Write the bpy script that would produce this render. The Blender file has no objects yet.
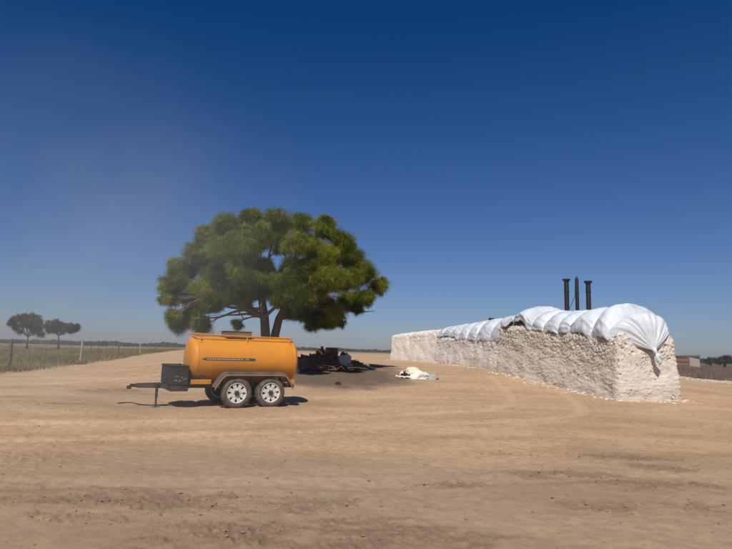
import bpy, math, random
import numpy as np
from mathutils import Vector, Matrix

random.seed(7)
RNG = np.random.default_rng(11)
R = math.radians
SC = bpy.context.scene
COL = SC.collection

# ------------------------------------------------------------------ camera
F_PX, CX, CY = 550.0, 366.0, 274.5          # focal length and centre, in photograph pixels
PITCH, ROLL, CAM_H = R(7.95), R(1.62), 1.55
cam = bpy.data.cameras.new('camera')
cam.sensor_width = 36.0
cam.lens = 36.0 * F_PX / 732.0
cam.clip_start = 0.05
cam.clip_end = 9000
cam_o = bpy.data.objects.new('camera', cam)
COL.objects.link(cam_o)
CAM_R = Matrix.Rotation(R(90) + PITCH, 3, 'X') @ Matrix.Rotation(ROLL, 3, 'Z')
cam_o.matrix_world = Matrix.Translation((0, 0, CAM_H)) @ CAM_R.to_4x4()
SC.camera = cam_o

# ------------------------------------------------------------------ sky, sun, exposure
SUN_EL, SUN_AZ = R(50), R(192)              # azimuth clockwise from +Y: behind the camera, to its left
w = bpy.data.worlds.new('World')
SC.world = w
w.use_nodes = True
nt = w.node_tree
nt.nodes.clear()
sky = nt.nodes.new('ShaderNodeTexSky')
sky.sky_type = 'NISHITA'
sky.sun_disc = False
sky.sun_elevation = SUN_EL
sky.sun_rotation = SUN_AZ
sky.altitude = 100
sky.air_density = 1.0
sky.dust_density = 0.5
sky.ozone_density = 6.0
sub = nt.nodes.new('ShaderNodeVectorMath'); sub.operation = 'SUBTRACT'      # deeper, more saturated blue
sub.inputs[1].default_value = (0.74, 0.66, 0.62)
mxm = nt.nodes.new('ShaderNodeVectorMath'); mxm.operation = 'MAXIMUM'
mxm.inputs[1].default_value = (0.02, 0.2, 0.6)
mul = nt.nodes.new('ShaderNodeVectorMath'); mul.operation = 'MULTIPLY'
mul.inputs[1].default_value = (1.17, 1.18, 1.46)
bg = nt.nodes.new('ShaderNodeBackground')
bg.inputs['Strength'].default_value = 0.05
wo = nt.nodes.new('ShaderNodeOutputWorld')
nt.links.new(sky.outputs[0], sub.inputs[0])
nt.links.new(sub.outputs[0], mxm.inputs[0])
nt.links.new(mxm.outputs[0], mul.inputs[0])
nt.links.new(mul.outputs[0], bg.inputs[0])
nt.links.new(bg.outputs[0], wo.inputs[0])
sun = bpy.data.lights.new('sun', 'SUN')
sun.energy = 4.3
sun.angle = R(0.53)
sun.color = (1.0, 0.94, 0.85)
sun_o = bpy.data.objects.new('sun', sun)
COL.objects.link(sun_o)
SUN_V = Vector((math.sin(SUN_AZ) * math.cos(SUN_EL), math.cos(SUN_AZ) * math.cos(SUN_EL), math.sin(SUN_EL)))
sun_o.rotation_euler = SUN_V.to_track_quat('Z', 'Y').to_euler()
sun_o.location = (-20, -40, 60)
SC.view_settings.view_transform = 'Standard'
SC.view_settings.look = 'None'
SC.view_settings.gamma = 1.0
SC.view_settings.use_curve_mapping = False
SC.view_settings.exposure = 0.0
SC.cycles.max_bounces = 8
SC.cycles.volume_bounces = 1
SC.cycles.transparent_max_bounces = 12


# ------------------------------------------------------------------ helpers
def at(px, py, depth):
    """point seen at photograph pixel (px, py), 'depth' metres along +Y"""
    d = CAM_R @ Vector(((px - CX) / F_PX, -(py - CY) / F_PX, -1.0))
    k = depth / d.y
    return Vector((d.x * k, depth, CAM_H + d.z * k))


def perlin(x, y, z=None, seed=0):
    """vectorised gradient noise, about -1..1"""
    x = np.asarray(x, float); y = np.asarray(y, float)
    z = np.zeros_like(x) if z is None else np.asarray(z, float)
    xi, yi, zi = np.floor(x).astype(np.int64), np.floor(y).astype(np.int64), np.floor(z).astype(np.int64)
    xf, yf, zf = x - xi, y - yi, z - zi
    u, v, t = [q * q * q * (q * (q * 6 - 15) + 10) for q in (xf, yf, zf)]

    def g(dx, dy, dz):
        h = ((xi + dx) * 374761393 + (yi + dy) * 668265263 + (zi + dz) * 2147483647 + seed * 974711) & 0xFFFFFFFF
        h = ((h ^ (h >> 13)) * 1274126177) & 0xFFFFFFFF
        h = ((h ^ (h >> 16)) * 2246822519) & 0xFFFFFFFF
        h ^= h >> 15
        a = (h & 1023) / 1023.0 * 2 * np.pi
        b = ((h >> 10) & 1023) / 511.5 - 1.0
        c = np.sqrt(np.maximum(0, 1 - b * b))
        return np.cos(a) * c * (xf - dx) + np.sin(a) * c * (yf - dy) + b * (zf - dz)
    l = lambda a, b, q: a + (b - a) * q
    return 1.6 * l(l(l(g(0, 0, 0), g(1, 0, 0), u), l(g(0, 1, 0), g(1, 1, 0), u), v),
                   l(l(g(0, 0, 1), g(1, 0, 1), u), l(g(0, 1, 1), g(1, 1, 1), u), v), t)


def fbm(x, y, z=None, oct=4, seed=0, gain=0.5):
    s, a, f = 0, 1.0, 1.0
    for k in range(oct):
        s = s + a * perlin(x * f, y * f, None if z is None else z * f, seed + k * 17)
        a *= gain; f *= 2.03
    return s


def sstep(a, b, x):
    t = np.clip((x - a) / (b - a), 0, 1)
    return t * t * (3 - 2 * t)


def ruts_field(x, y):
    """tyre tracks pressed into the dirt: depth and berm"""
    out = np.zeros_like(x)
    for pts, width, depth in RUTS:
        best = np.full_like(x, 1e9); along = np.zeros_like(x)
        acc = 0.0
        for (ax, ay), (bx, by) in zip(pts[:-1], pts[1:]):
            L2 = (bx - ax) ** 2 + (by - ay) ** 2
            t = np.clip(((x - ax) * (bx - ax) + (y - ay) * (by - ay)) / L2, 0, 1)
            d = np.hypot(x - ax - t * (bx - ax), y - ay - t * (by - ay))
            m = d < best
            along = np.where(m, acc + t * math.sqrt(L2), along)
            best = np.where(m, d, best)
            acc += math.sqrt(L2)
        wob = best + 0.10 * perlin(x * 0.7, y * 0.7, seed=5)
        fade = np.clip(0.65 + 0.8 * perlin(along * 0.22, along * 0.0 + len(pts), seed=9), 0, 1)
        tread = 1 + 0.35 * np.sin(along * 26.0) * np.exp(-(wob / (0.6 * width)) ** 2)
        out += fade * (-depth * tread * np.exp(-(wob / width) ** 4) + 0.7 * depth * np.exp(-((wob - 1.55 * width) / (0.5 * width)) ** 2))
    return out


def poly(ctrl, n=14):
    """Catmull-Rom through 2-D points"""
    p = [ctrl[0]] + list(ctrl) + [ctrl[-1]]
    res = []
    for i in range(1, len(p) - 2):
        for k in range(n):
            t = k / n
            q = []
            for c in range(len(p[0])):
                a, b, d, e = p[i - 1][c], p[i][c], p[i + 1][c], p[i + 2][c]
                q.append(0.5 * (2 * b + (d - a) * t + (2 * a - 5 * b + 4 * d - e) * t * t + (3 * b - a - 3 * d + e) * t ** 3))
            res.append(tuple(q))
    res.append(tuple(ctrl[-1]))
    return res


RUTS = []
for ctrl in ([(-30, 15.5), (-18, 16.8), (-9, 22), (-7, 34), (-10, 60)],
             [(-30, 18.5), (-19, 19.4), (-11.5, 24), (-9.4, 36), (-13, 62)],
             [(-14, 7.0), (-7, 8.6), (0, 11.2), (6, 15.5), (8, 24)],
             [(-14, 9.0), (-7, 10.5), (-0.6, 13.2), (4.4, 17.0), (6.0, 26)],
             [(-10, 5.6), (-4, 6.4), (1, 7.0), (7, 8.2), (16, 9.3)]):
    RUTS.append((poly(ctrl, 6), 0.22, 0.042 if ctrl[0][1] > 6 else 0.014))


def ramp(x, y):
    x = np.asarray(x, float); y = np.asarray(y, float)
    yy = np.maximum(y, 1)
    left = sstep(-17, -8, x / np.maximum(1, yy / 34))
    xr = np.maximum(12.5, 0.42 * yy)
    right = 1 - sstep(0, 7, (x - xr) / np.maximum(1, yy / 30))
    z = (0.74 * sstep(15.5, 31, y) + 0.11 * sstep(28, 48, y)) * left * right
    # low bank of spoil round the scrap heap under the tree
    z = z + 0.22 * np.exp(-((x + 1.6) / 3.2) ** 2 - ((y - 29) / 3.5) ** 2)
    return z


def ground_z(x, y):
    return float(ramp(np.array([x]), np.array([y]))[0])


def new_mat(name, rough=0.8, metal=0.0):
    m = bpy.data.materials.new(name)
    m.use_nodes = True
    n = m.node_tree
    b = n.nodes['Principled BSDF']
    b.inputs['Roughness'].default_value = rough
    b.inputs['Metallic'].default_value = metal
    return m, n, b


def nd(n, typ, **kw):
    o = n.nodes.new(typ)
    for k, v in kw.items():
        if k in o.inputs:
            o.inputs[k].default_value = v
        else:
            setattr(o, k, v)
    return o


def ramp_node(n, fac, stops):
    r = n.nodes.new('ShaderNodeValToRGB')
    e = r.color_ramp.elements
    while len(e) < len(stops):
        e.new(0.5)
    for el, (p, c) in zip(e, stops):
        el.position = p
        el.color = (*c, 1) if len(c) == 3 else c
    n.links.new(fac, r.inputs[0])
    return r


def dusty(name, base, dust=(0.36, 0.26, 0.17), amount=0.35, rough=0.6, metal=0.0, scale=5.0, bump=0.15, low=0.0, spec=0.4):
    """painted or plain surface with dust film and mottling; 'low' adds splashed dust towards local z=0"""
    m, n, b = new_mat(name, rough, metal)
    b.inputs['Specular IOR Level'].default_value = spec
    tc = nd(n, 'ShaderNodeTexCoord')
    n1 = nd(n, 'ShaderNodeTexNoise', Scale=scale, Detail=8.0, Roughness=0.65)
    n2 = nd(n, 'ShaderNodeTexNoise', Scale=scale * 9, Detail=4.0, Roughness=0.6)
    n.links.new(tc.outputs['Object'], n1.inputs['Vector'])
    n.links.new(tc.outputs['Object'], n2.inputs['Vector'])
    f = ramp_node(n, n1.outputs['Fac'], [(0.30, (0, 0, 0)), (0.72, (1, 1, 1))])
    fac = nd(n, 'ShaderNodeMath', operation='MULTIPLY')
    fac.inputs[1].default_value = amount
    n.links.new(f.outputs['Color'], fac.inputs[0])
    last = fac.outputs[0]
    if low:
        sp = nd(n, 'ShaderNodeSeparateXYZ')
        n.links.new(tc.outputs['Object'], sp.inputs[0])
        mr = nd(n, 'ShaderNodeMapRange')
        mr.inputs['From Min'].default_value = low
        mr.inputs['From Max'].default_value = 0.0
        mr.inputs['To Max'].default_value = 0.75
        n.links.new(sp.outputs['Z'], mr.inputs['Value'])
        mul = nd(n, 'ShaderNodeMath', operation='MULTIPLY')
        n.links.new(mr.outputs[0], mul.inputs[0])
        n.links.new(n1.outputs['Fac'], mul.inputs[1])
        ad = nd(n, 'ShaderNodeMath', operation='ADD', use_clamp=True)
        n.links.new(last, ad.inputs[0]); n.links.new(mul.outputs[0], ad.inputs[1])
        last = ad.outputs[0]
    mx = nd(n, 'ShaderNodeMix', data_type='RGBA')
    mx.inputs['A'].default_value = (*base, 1)
    mx.inputs['B'].default_value = (*dust, 1)
    n.links.new(last, mx.inputs['Factor'])
    n.links.new(mx.outputs['Result'], b.inputs['Base Color'])
    bp = nd(n, 'ShaderNodeBump', Strength=bump, Distance=0.01)
    n.links.new(n2.outputs['Fac'], bp.inputs['Height'])
    n.links.new(bp.outputs[0], b.inputs['Normal'])
    return m


def mesh(name, verts, faces, mat, parent=None, smooth=False, loc=None):
    me = bpy.data.meshes.new(name)
    if isinstance(verts, np.ndarray):
        verts = verts.tolist()
    if isinstance(faces, np.ndarray):
        faces = faces.tolist()
    me.from_pydata(verts, [], faces)
    if mat:
        me.materials.append(mat)
    if smooth:
        me.polygons.foreach_set('use_smooth', [True] * len(me.polygons))
    me.update()
    o = bpy.data.objects.new(name, me)
    COL.objects.link(o)
    if parent:
        o.parent = parent
    if loc is not None:
        o.location = loc
    return o


def empty(name, loc, rz=0.0):
    o = bpy.data.objects.new(name, None)
    COL.objects.link(o)
    o.location = loc
    o.rotation_euler = (0, 0, rz)
    return o


def tag(o, label=None, cat=None, group=None, kind=None):
    for k, v in (('label', label), ('category', cat), ('group', group), ('kind', kind)):
        if v:
            o[k] = v
    return o


def fcol(o, name, cols):
    """per-vertex colour attribute"""
    a = o.data.color_attributes.new(name, 'FLOAT_COLOR', 'POINT')
    c = np.ones((len(o.data.vertices), 4), np.float32)
    c[:, :cols.shape[1]] = cols
    a.data.foreach_set('color', c.ravel())


class MB:
    """collects simple solids into ONE mesh"""
    def __init__(s):
        s.v, s.f = [], []

    def add(s, v, f):
        k = len(s.v)
        s.v += [tuple(p) for p in v]
        s.f += [tuple(i + k for i in q) for q in f]
        return s

    def box(s, a, b, bev=0.0):
        (x0, y0, z0), (x1, y1, z1) = a, b
        if bev <= 0:
            v = [(x, y, z) for z in (z0, z1) for y in (y0, y1) for x in (x0, x1)]
            return s.add(v, [(0, 2, 3, 1), (4, 5, 7, 6), (0, 1, 5, 4), (2, 6, 7, 3), (0, 4, 6, 2), (1, 3, 7, 5)])
        e = bev
        v, f = [], []
        for sx in (0, 1):
            for sy in (0, 1):
                for sz in (0, 1):
                    X, Y, Z = (x0, x1)[sx], (y0, y1)[sy], (z0, z1)[sz]
                    ix, iy, iz = (e, -e)[sx], (e, -e)[sy], (e, -e)[sz]
                    v += [(X, Y + iy, Z + iz), (X + ix, Y, Z + iz), (X + ix, Y + iy, Z)]
        I = lambda sx, sy, sz, k: (sx * 4 + sy * 2 + sz) * 3 + k
        for k in range(2):
            q = [I(k, 0, 0, 0), I(k, 1, 0, 0), I(k, 1, 1, 0), I(k, 0, 1, 0)]
            f.append(q if k else q[::-1])
            q = [I(0, k, 0, 1), I(1, k, 0, 1), I(1, k, 1, 1), I(0, k, 1, 1)]
            f.append(q if not k else q[::-1])
            q = [I(0, 0, k, 2), I(1, 0, k, 2), I(1, 1, k, 2), I(0, 1, k, 2)]
            f.append(q if k else q[::-1])
        for a_ in (0, 1):
            for b_ in (0, 1):
                f.append([I(0, a_, b_, 1), I(1, a_, b_, 1), I(1, a_, b_, 2), I(0, a_, b_, 2)])
                f.append([I(a_, 0, b_, 0), I(a_, 1, b_, 0), I(a_, 1, b_, 2), I(a_, 0, b_, 2)])
                f.append([I(a_, b_, 0, 0), I(a_, b_, 1, 0), I(a_, b_, 1, 1), I(a_, b_, 0, 1)])
                for c_ in (0, 1):
                    f.append([I(a_, b_, c_, 0), I(a_, b_, c_, 1), I(a_, b_, c_, 2)])
        return s.add(v, f)

    def tube(s, pts, radii, n=8, cap=True):
        pts = [Vector(p) for p in pts]
        if not hasattr(radii, '__len__'):
            radii = [radii] * len(pts)
        v, f = [], []
        ref = None
        for i, p in enumerate(pts):
            d = (pts[min(i + 1, len(pts) - 1)] - pts[max(i - 1, 0)]).normalized()
            if ref is None:
                ref = Vector((0, 0, 1)) if abs(d.z) < 0.9 else Vector((1, 0, 0))
            a = d.cross(ref).normalized()
            b = a.cross(d).normalized()
            ref = b
            for k in range(n):
                t = 2 * math.pi * k / n
                v.append(p + (a * math.cos(t) + b * math.sin(t)) * radii[i])
        for i in range(len(pts) - 1):
            for k in range(n):
                f.append((i * n + k, i * n + (k + 1) % n, (i + 1) * n + (k + 1) % n, (i + 1) * n + k))
        if cap:
            f.append(tuple(range(n))[::-1])
            f.append(tuple((len(pts) - 1) * n + k for k in range(n)))
        return s.add(v, f)

    def lathe(s, prof, n=24, axis='z', loc=(0, 0, 0), closed=True):
        """profile of (radius, height) turned about an axis"""
        v, f = [], []
        for r_, h in prof:
            for k in range(n):
                t = 2 * math.pi * k / n
                c, q = r_ * math.cos(t), r_ * math.sin(t)
                p = {'z': (c, q, h), 'x': (h, c, q), 'y': (q, h, c)}[axis]
                v.append((p[0] + loc[0], p[1] + loc[1], p[2] + loc[2]))
        for i in range(len(prof) - 1):
            for k in range(n):
                f.append((i * n + k, i * n + (k + 1) % n, (i + 1) * n + (k + 1) % n, (i + 1) * n + k))
        if closed:
            f.append(tuple(range(n))[::-1])
            f.append(tuple((len(prof) - 1) * n + k for k in range(n)))
        return s.add(v, f)

    def build(s, name, mat, parent=None, smooth=False, sharp=None):
        o = mesh(name, s.v, s.f, mat, parent, smooth)
        if sharp:
            o.data.set_sharp_from_angle(angle=R(sharp))
        return o


# ------------------------------------------------------------------ ground
PATCH = []            # (x, y, rx, ry, strength) of dark patches, mostly loose soil
for px, py, rx, ry, s in [(150, 487, 1.5, 0.35, .9), (90, 500, .8, .25, .7), (250, 495, 1.2, .3, .8), (320, 490, 1.0, .25, .6),
                          (330, 520, 1.7, .6, .85), (250, 535, 1.2, .4, .7), (620, 455, 1.1, .22, 1.), (660, 463, .7, .25, 1.), (560, 470, .9, .22, .9),
                          (650, 478, 1.1, .3, .8), (600, 497, .6, .25, .7), (450, 477, .7, .15, .7), (505, 450, .6, .18, .6), (700, 500, .9, .3, .5),
                          (120, 390, 1.6, .5, .8), (60, 402, 1.4, .3, .6), (190, 400, 1.5, .3, .6)]:
    dd = F_PX * CAM_H / (py - 351 - (px - 366) * .0283)
    p = at(px, py, dd)
    PATCH.append((p.x, p.y, rx, ry * 1.25, s * .9))

ang = np.concatenate([np.linspace(-180, -44, 40)[:-1], np.linspace(-44, 44, 620), np.linspace(44, 180, 40)[1:-1]])
rad = np.concatenate([[0.4, 1.0, 1.6, 2.1], np.geomspace(2.5, 65, 520), np.geomspace(66.5, 7000, 70)])
A, RR = np.meshgrid(np.radians(ang), rad)
GX, GY = (RR * np.sin(A)).ravel(), (RR * np.cos(A)).ravel()
rr = RR.ravel()
near = np.exp(-(rr / 60) ** 2)
patch = np.zeros_like(GX)
for x, y, rx, ry, s in PATCH:
    patch = np.maximum(patch, s * np.exp(-((GX - x) / rx) ** 2 - ((GY - y) / ry) ** 2))
pn = fbm(GX * 1.3, GY * 3.2, oct=6, seed=3, gain=.72)
patch = sstep(0.25, 0.85, patch + 0.55 * pn * sstep(0.02, .5, patch))
grey = np.clip(sstep(11, 5.5, GY + 2.2 * fbm(GX * .2, GY * .35, oct=4, seed=91)) * .75 + .5 * sstep(.2, .8, fbm(GX * .11, GY * .2, oct=4, seed=95)), 0, 1)
broad = fbm(GX * 0.16, GY * 0.30, oct=4, seed=21)
loose = sstep(0.05, 0.75, fbm(GX * 0.33, GY * 0.9, oct=5, seed=31, gain=.65))
clod = np.abs(perlin(GX * 9, GY * 9, seed=41)) + 0.6 * np.abs(perlin(GX * 21, GY * 21, seed=43))
GZ = ramp(GX, GY) + near * (0.05 * fbm(GX * .12, GY * .12, oct=3, seed=50) + 0.018 * fbm(GX * .9, GY * .9, oct=4, seed=51)
                            + 0.006 * perlin(GX * 6, GY * 6, seed=52) + patch * (0.045 * (clod - .35)) + loose * 0.034 * (clod - .35))
GZ += ruts_field(GX, GY) * np.exp(-(rr / 50) ** 2)
GZ = np.where(rr < 2.0, -0.01, GZ)
nA, nR = len(ang), len(rad)
idx = np.arange(nA * nR).reshape(nR, nA)
q = np.stack([idx[:-1, :-1], idx[1:, :-1], idx[1:, 1:], idx[:-1, 1:]], -1).reshape(-1, 4)
wrap = np.stack([idx[:-1, -1], idx[1:, -1], idx[1:, 0], idx[:-1, 0]], -1)
gf = np.concatenate([q, wrap])[:, ::-1].tolist() + [idx[0].tolist()[::-1]]


FA, FB = at(8.5, 366, 30), at(154, 353, 91)


def fence_x(y):
    return FA.x + (FB.x - FA.x) / 61.0 * (y - 30)


veg = sstep(-1.5, 2.2, fence_x(GY) + 0.6 - GX + 1.0 * fbm(GX * .3, GY * .3, oct=3, seed=61))
stub = sstep(0, 3.0, GX - np.maximum(13.5, 0.30 * GY + 3)) * sstep(-2, 3, GY - 46 + 0.10 * (GX - 26) + 1.2 * perlin(GX * .3, GY * .3, seed=66))
farveg = sstep(90, 260, rr)
dn = fbm(GX * .5, GY * .5, oct=4, seed=71)
char = np.exp(-(((GX + 1.7) / 4.2) ** 2 + ((GY - 25.0) / 5.2) ** 2) ** 1.5)
char = sstep(0.2, 0.8, char + 0.30 * dn * sstep(.03, .4, char))
track = np.clip(-ruts_field(GX, GY) / 0.03, -1, 1)
mg, n, b = new_mat('dirt', 0.95)
b.inputs['Specular IOR Level'].default_value = 0.12
tc = nd(n, 'ShaderNodeTexCoord')
aa = nd(n, 'ShaderNodeVertexColor', layer_name='soil')
ab = nd(n, 'ShaderNodeVertexColor', layer_name='cover')
sa = nd(n, 'ShaderNodeSeparateColor'); n.links.new(aa.outputs[0], sa.inputs[0])
sb = nd(n, 'ShaderNodeSeparateColor'); n.links.new(ab.outputs[0], sb.inputs[0])
mp = nd(n, 'ShaderNodeMapping'); mp.inputs['Scale'].default_value = (0.55, 1.15, 1)
n.links.new(tc.outputs['Object'], mp.inputs[0])
na = nd(n, 'ShaderNodeTexNoise', Scale=0.45, Detail=9.0, Roughness=0.62); n.links.new(mp.outputs[0], na.inputs['Vector'])
nb = nd(n, 'ShaderNodeTexNoise', Scale=7.0, Detail=8.0, Roughness=0.7); n.links.new(tc.outputs['Object'], nb.inputs['Vector'])
nc = nd(n, 'ShaderNodeTexNoise', Scale=60.0, Detail=6.0, Roughness=0.7); n.links.new(tc.outputs['Object'], nc.inputs['Vector'])
c0 = ramp_node(n, na.outputs['Fac'], [(0.28, (0.43, 0.275, 0.155)), (0.46, (0.52, 0.345, 0.20)), (0.60, (0.58, 0.395, 0.235)), (0.76, (0.49, 0.31, 0.165))])


def mixc(fac, a, b_, typ='MIX'):
    mx = nd(n, 'ShaderNodeMix', data_type='RGBA', blend_type=typ)
    if isinstance(fac, float):
        mx.inputs['Factor'].default_value = fac
    else:
        n.links.new(fac, mx.inputs['Factor'])
    for s_, k in ((a, 'A'), (b_, 'B')):
        if isinstance(s_, tuple):
            mx.inputs[k].default_value = (*s_, 1)
        else:
            n.links.new(s_, mx.inputs[k])
    return mx.outputs['Result']


r1 = ramp_node(n, nb.outputs['Fac'], [(0.30, (0.72, 0.72, 0.72)), (0.62, (1.1, 1.1, 1.1))])
r2 = ramp_node(n, nc.outputs['Fac'], [(0.30, (0.80, 0.80, 0.80)), (0.66, (1.12, 1.12, 1.12))])
c = mixc(1.0, c0.outputs['Color'], r1.outputs['Color'], 'MULTIPLY')
c = mixc(1.0, c, r2.outputs['Color'], 'MULTIPLY')
gy_ = nd(n, 'ShaderNodeMath', operation='MULTIPLY'); gy_.inputs[1].default_value = 0.62
n.links.new(sb.outputs[2], gy_.inputs[0])
gc = mixc(nb.outputs['Fac'], (0.225, 0.165, 0.112), (0.40, 0.305, 0.215))
c = mixc(gy_.outputs[0], c, gc)                                      # greyer powdery dust
c = mixc(sa.outputs[1], c, (0.30, 0.195, 0.115))                     # trodden stretches, plus soft-edged darker patches
aw = nd(n, 'ShaderNodeVertexColor', layer_name='wear')
af = nd(n, 'ShaderNodeMath', operation='MULTIPLY'); af.inputs[1].default_value = 0.45
n.links.new(aw.outputs[0], af.inputs[0])
c = mixc(af.outputs[0], c, mixc(nb.outputs['Fac'], (0.50, 0.345, 0.205), (0.66, 0.48, 0.31)))   # powdery wheel tracks
dk = mixc(nb.outputs['Fac'], (0.14, 0.10, 0.068), (0.30, 0.21, 0.135))
mpf = nd(n, 'ShaderNodeMath', operation='MULTIPLY'); mpf.inputs[1].default_value = 0.7
n.links.new(sa.outputs[0], mpf.inputs[0])
c = mixc(mpf.outputs[0], c, dk)                                      # dark patches strewn with clods
ch = mixc(nb.outputs['Fac'], (0.03, 0.024, 0.018), (0.27, 0.20, 0.14))
c = mixc(sa.outputs[2], c, ch)                                       # litter and ash round the heap
gv = mixc(nb.outputs['Fac'], (0.13, 0.11, 0.045), (0.34, 0.265, 0.14))
c = mixc(sb.outputs[0], c, gv)
st = mixc(nb.outputs['Fac'], (0.10, 0.07, 0.055), (0.20, 0.145, 0.11))
c = mixc(sb.outputs[1], c, st)
n.links.new(c, b.inputs['Base Color'])
bm1 = nd(n, 'ShaderNodeBump', Strength=0.55, Distance=0.05); n.links.new(nb.outputs['Fac'], bm1.inputs['Height'])
bm2 = nd(n, 'ShaderNodeBump', Strength=0.55, Distance=0.012); n.links.new(nc.outputs['Fac'], bm2.inputs['Height'])
n.links.new(bm1.outputs[0], bm2.inputs['Normal']); n.links.new(bm2.outputs[0], b.inputs['Normal'])
M_DIRT = mg
ground = mesh('ground', np.stack([GX, GY, GZ], 1), gf, mg, smooth=True)
tag(ground, kind='structure')
soft = np.zeros_like(GX)  # soft-edged ellipses that darken the ground colour
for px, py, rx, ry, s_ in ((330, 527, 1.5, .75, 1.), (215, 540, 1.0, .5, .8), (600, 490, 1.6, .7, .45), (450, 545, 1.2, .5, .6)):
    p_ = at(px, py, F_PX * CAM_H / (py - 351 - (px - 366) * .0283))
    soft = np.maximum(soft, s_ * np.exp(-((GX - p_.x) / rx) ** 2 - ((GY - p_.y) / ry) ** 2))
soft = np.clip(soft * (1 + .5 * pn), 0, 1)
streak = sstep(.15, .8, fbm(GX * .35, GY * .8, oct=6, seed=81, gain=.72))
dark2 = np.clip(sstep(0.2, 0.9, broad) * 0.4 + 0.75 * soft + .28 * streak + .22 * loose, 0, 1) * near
pale = np.clip(np.maximum(track, 0) * 1.1 + .6 * sstep(.25, .8, fbm(GX * .18, GY * .5, oct=4, seed=131)), 0, 1) * near
fcol(ground, 'wear', np.stack([pale, pale, pale], 1))
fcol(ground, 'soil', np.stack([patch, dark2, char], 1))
fcol(ground, 'cover', np.stack([np.maximum(veg, farveg * .85), stub, grey * near], 1))


def gz_fine(x, y):
    """height of the finished sheet, by nearest vertex of its polar grid"""
    a_ = math.degrees(math.atan2(x, y)); r_ = math.hypot(x, y)
    i = int(np.argmin(np.abs(rad - r_))); j = int(np.argmin(np.abs(ang - a_)))
    return float(GZ[i * nA + j])


# ------------------------------------------------------------------ yellow tank trailer
M_YEL = dusty('orange_paint', (0.76, 0.285, 0.012), dust=(0.24, 0.145, 0.07), amount=0.34, rough=0.5, scale=3.0, bump=0.06, spec=0.3, low=1.25)
M_BLK = dusty('black_steel', (0.018, 0.016, 0.015), dust=(.2, .15, .1), amount=0.35, rough=0.7, scale=4)
M_FEND = dusty('dusty_fender_steel', (0.085, 0.062, 0.045), amount=0.45, rough=0.75, scale=3)
M_FTRIM = dusty('fender_trim', (0.30, 0.22, 0.14), amount=0.6, rough=0.7, scale=3)
M_RUB = dusty('tyre_rubber', (0.04, 0.037, 0.034), amount=0.75, dust=(0.27, 0.20, 0.14), rough=0.9, scale=6)
M_RIM = dusty('white_rim_paint', (0.74, 0.73, 0.70), amount=0.30, rough=0.5, scale=8)
M_LAMP = dusty('amber_lens', (0.75, 0.26, 0.05), amount=0.2, rough=0.3)
M_INK = dusty('stripe_black', (0.05, 0.035, 0.025), amount=0.25, rough=0.5)
M_PALE = dusty('lettering_pale', (0.52, 0.42, 0.28), amount=0.3, rough=0.6)
M_HATCH = dusty('hatch_brown', (0.14, 0.085, 0.05), amount=0.5, rough=0.8)

YAW = R(29)
wc = at(252.5, 403, 15.0)
ax = Vector((math.cos(YAW), math.sin(YAW), 0)); ay = Vector((-math.sin(YAW), math.cos(YAW), 0))
base = Vector((wc.x, wc.y, 0)) + ay * 0.86
base.z = gz_fine(wc.x, wc.y) - 0.012
tr = empty('tank_trailer', base, YAW)
tag(tr, 'orange tandem axle tank trailer with white rims parked before the big tree', 'trailer')

# tank: slightly oval shell with dished heads, weld seams standing proud
TZ, TRy, TRz = 1.235, 0.66, 0.615


def tank_pt(x, t, k=1.0):
    return (x, -math.sin(t) * TRy * k, TZ + math.cos(t) * TRz * k)


prof = [(-1.64, .05), (-1.635, .30), (-1.62, .55), (-1.595, .78), (-1.55, .92), (-1.495, .985), (-1.44, 1.0)]
prof += [(x, 1.0) for x in np.linspace(-1.35, 1.0, 10)]
prof += [(1.25, 1.0), (1.295, .985), (1.34, .92), (1.375, .78), (1.395, .55), (1.405, .3), (1.41, .05)]
v, f = [], []
NT = 64
for x, k in prof:
    v += [tank_pt(x, 2 * math.pi * j / NT, k) for j in range(NT)]
for i in range(len(prof) - 1):
    for j in range(NT):
        f.append((i * NT + j, (i + 1) * NT + j, (i + 1) * NT + (j + 1) % NT, i * NT + (j + 1) % NT))
f.append(tuple(range(NT))); f.append(tuple((len(prof) - 1) * NT + j for j in range(NT))[::-1])
tank = mesh('tank', v, f, M_YEL, tr, True)
for x in (-1.44, 1.25):                                     # weld beads
    v, f = [], []
    for i, (dx, k) in enumerate([(-.02, 1.001), (-.012, 1.009), (.012, 1.009), (.02, 1.001)]):
        v += [tank_pt(x + dx, 2 * math.pi * j / NT, k) for j in range(NT)]
    for i in range(3):
        for j in range(NT):
            f.append((i * NT + j, (i + 1) * NT + j, (i + 1) * NT + (j + 1) % NT, i * NT + (j + 1) % NT))
    mesh('weld_seam', v, f, M_YEL, tank, True)
# stripe with pale unreadable lettering
v, f = [], []
xs = [-1.36, -1.26] + list(np.linspace(-1.18, .02, 8)) + [0.08]
for i, x in enumerate(xs):
    hw = 0.004 if i == 0 else (0.036 if i < len(xs) - 1 else 0.028)
    zc = TZ + 0.02
    for zz in (zc - hw, zc + hw):
        s_ = math.acos(max(-1, min(1, (zz - TZ) / TRz)))
        v.append(tank_pt(x, s_, 1.006))
f = [(2 * i, 2 * i + 2, 2 * i + 3, 2 * i + 1) for i in range(len(xs) - 1)]
stripe = mesh('stripe', v, f, M_INK, tank)
rnd = random.Random(4)
x = -1.23
mb = MB()
while x < 0.0:
    wd = rnd.uniform(.018, .04)
    if rnd.random() < .84:
        a0 = math.acos((.02 - .017) / TRz); a1 = math.acos((.02 + .019) / TRz)
        mb.add([tank_pt(x, a0, 1.010), tank_pt(x + wd, a0, 1.010), tank_pt(x + wd, a1, 1.010), tank_pt(x, a1, 1.010)], [(0, 1, 2, 3)])
    x += wd + rnd.uniform(.012, .022)
mb.build('lettering', M_PALE, stripe)['kind'] = 'stuff'
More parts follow.
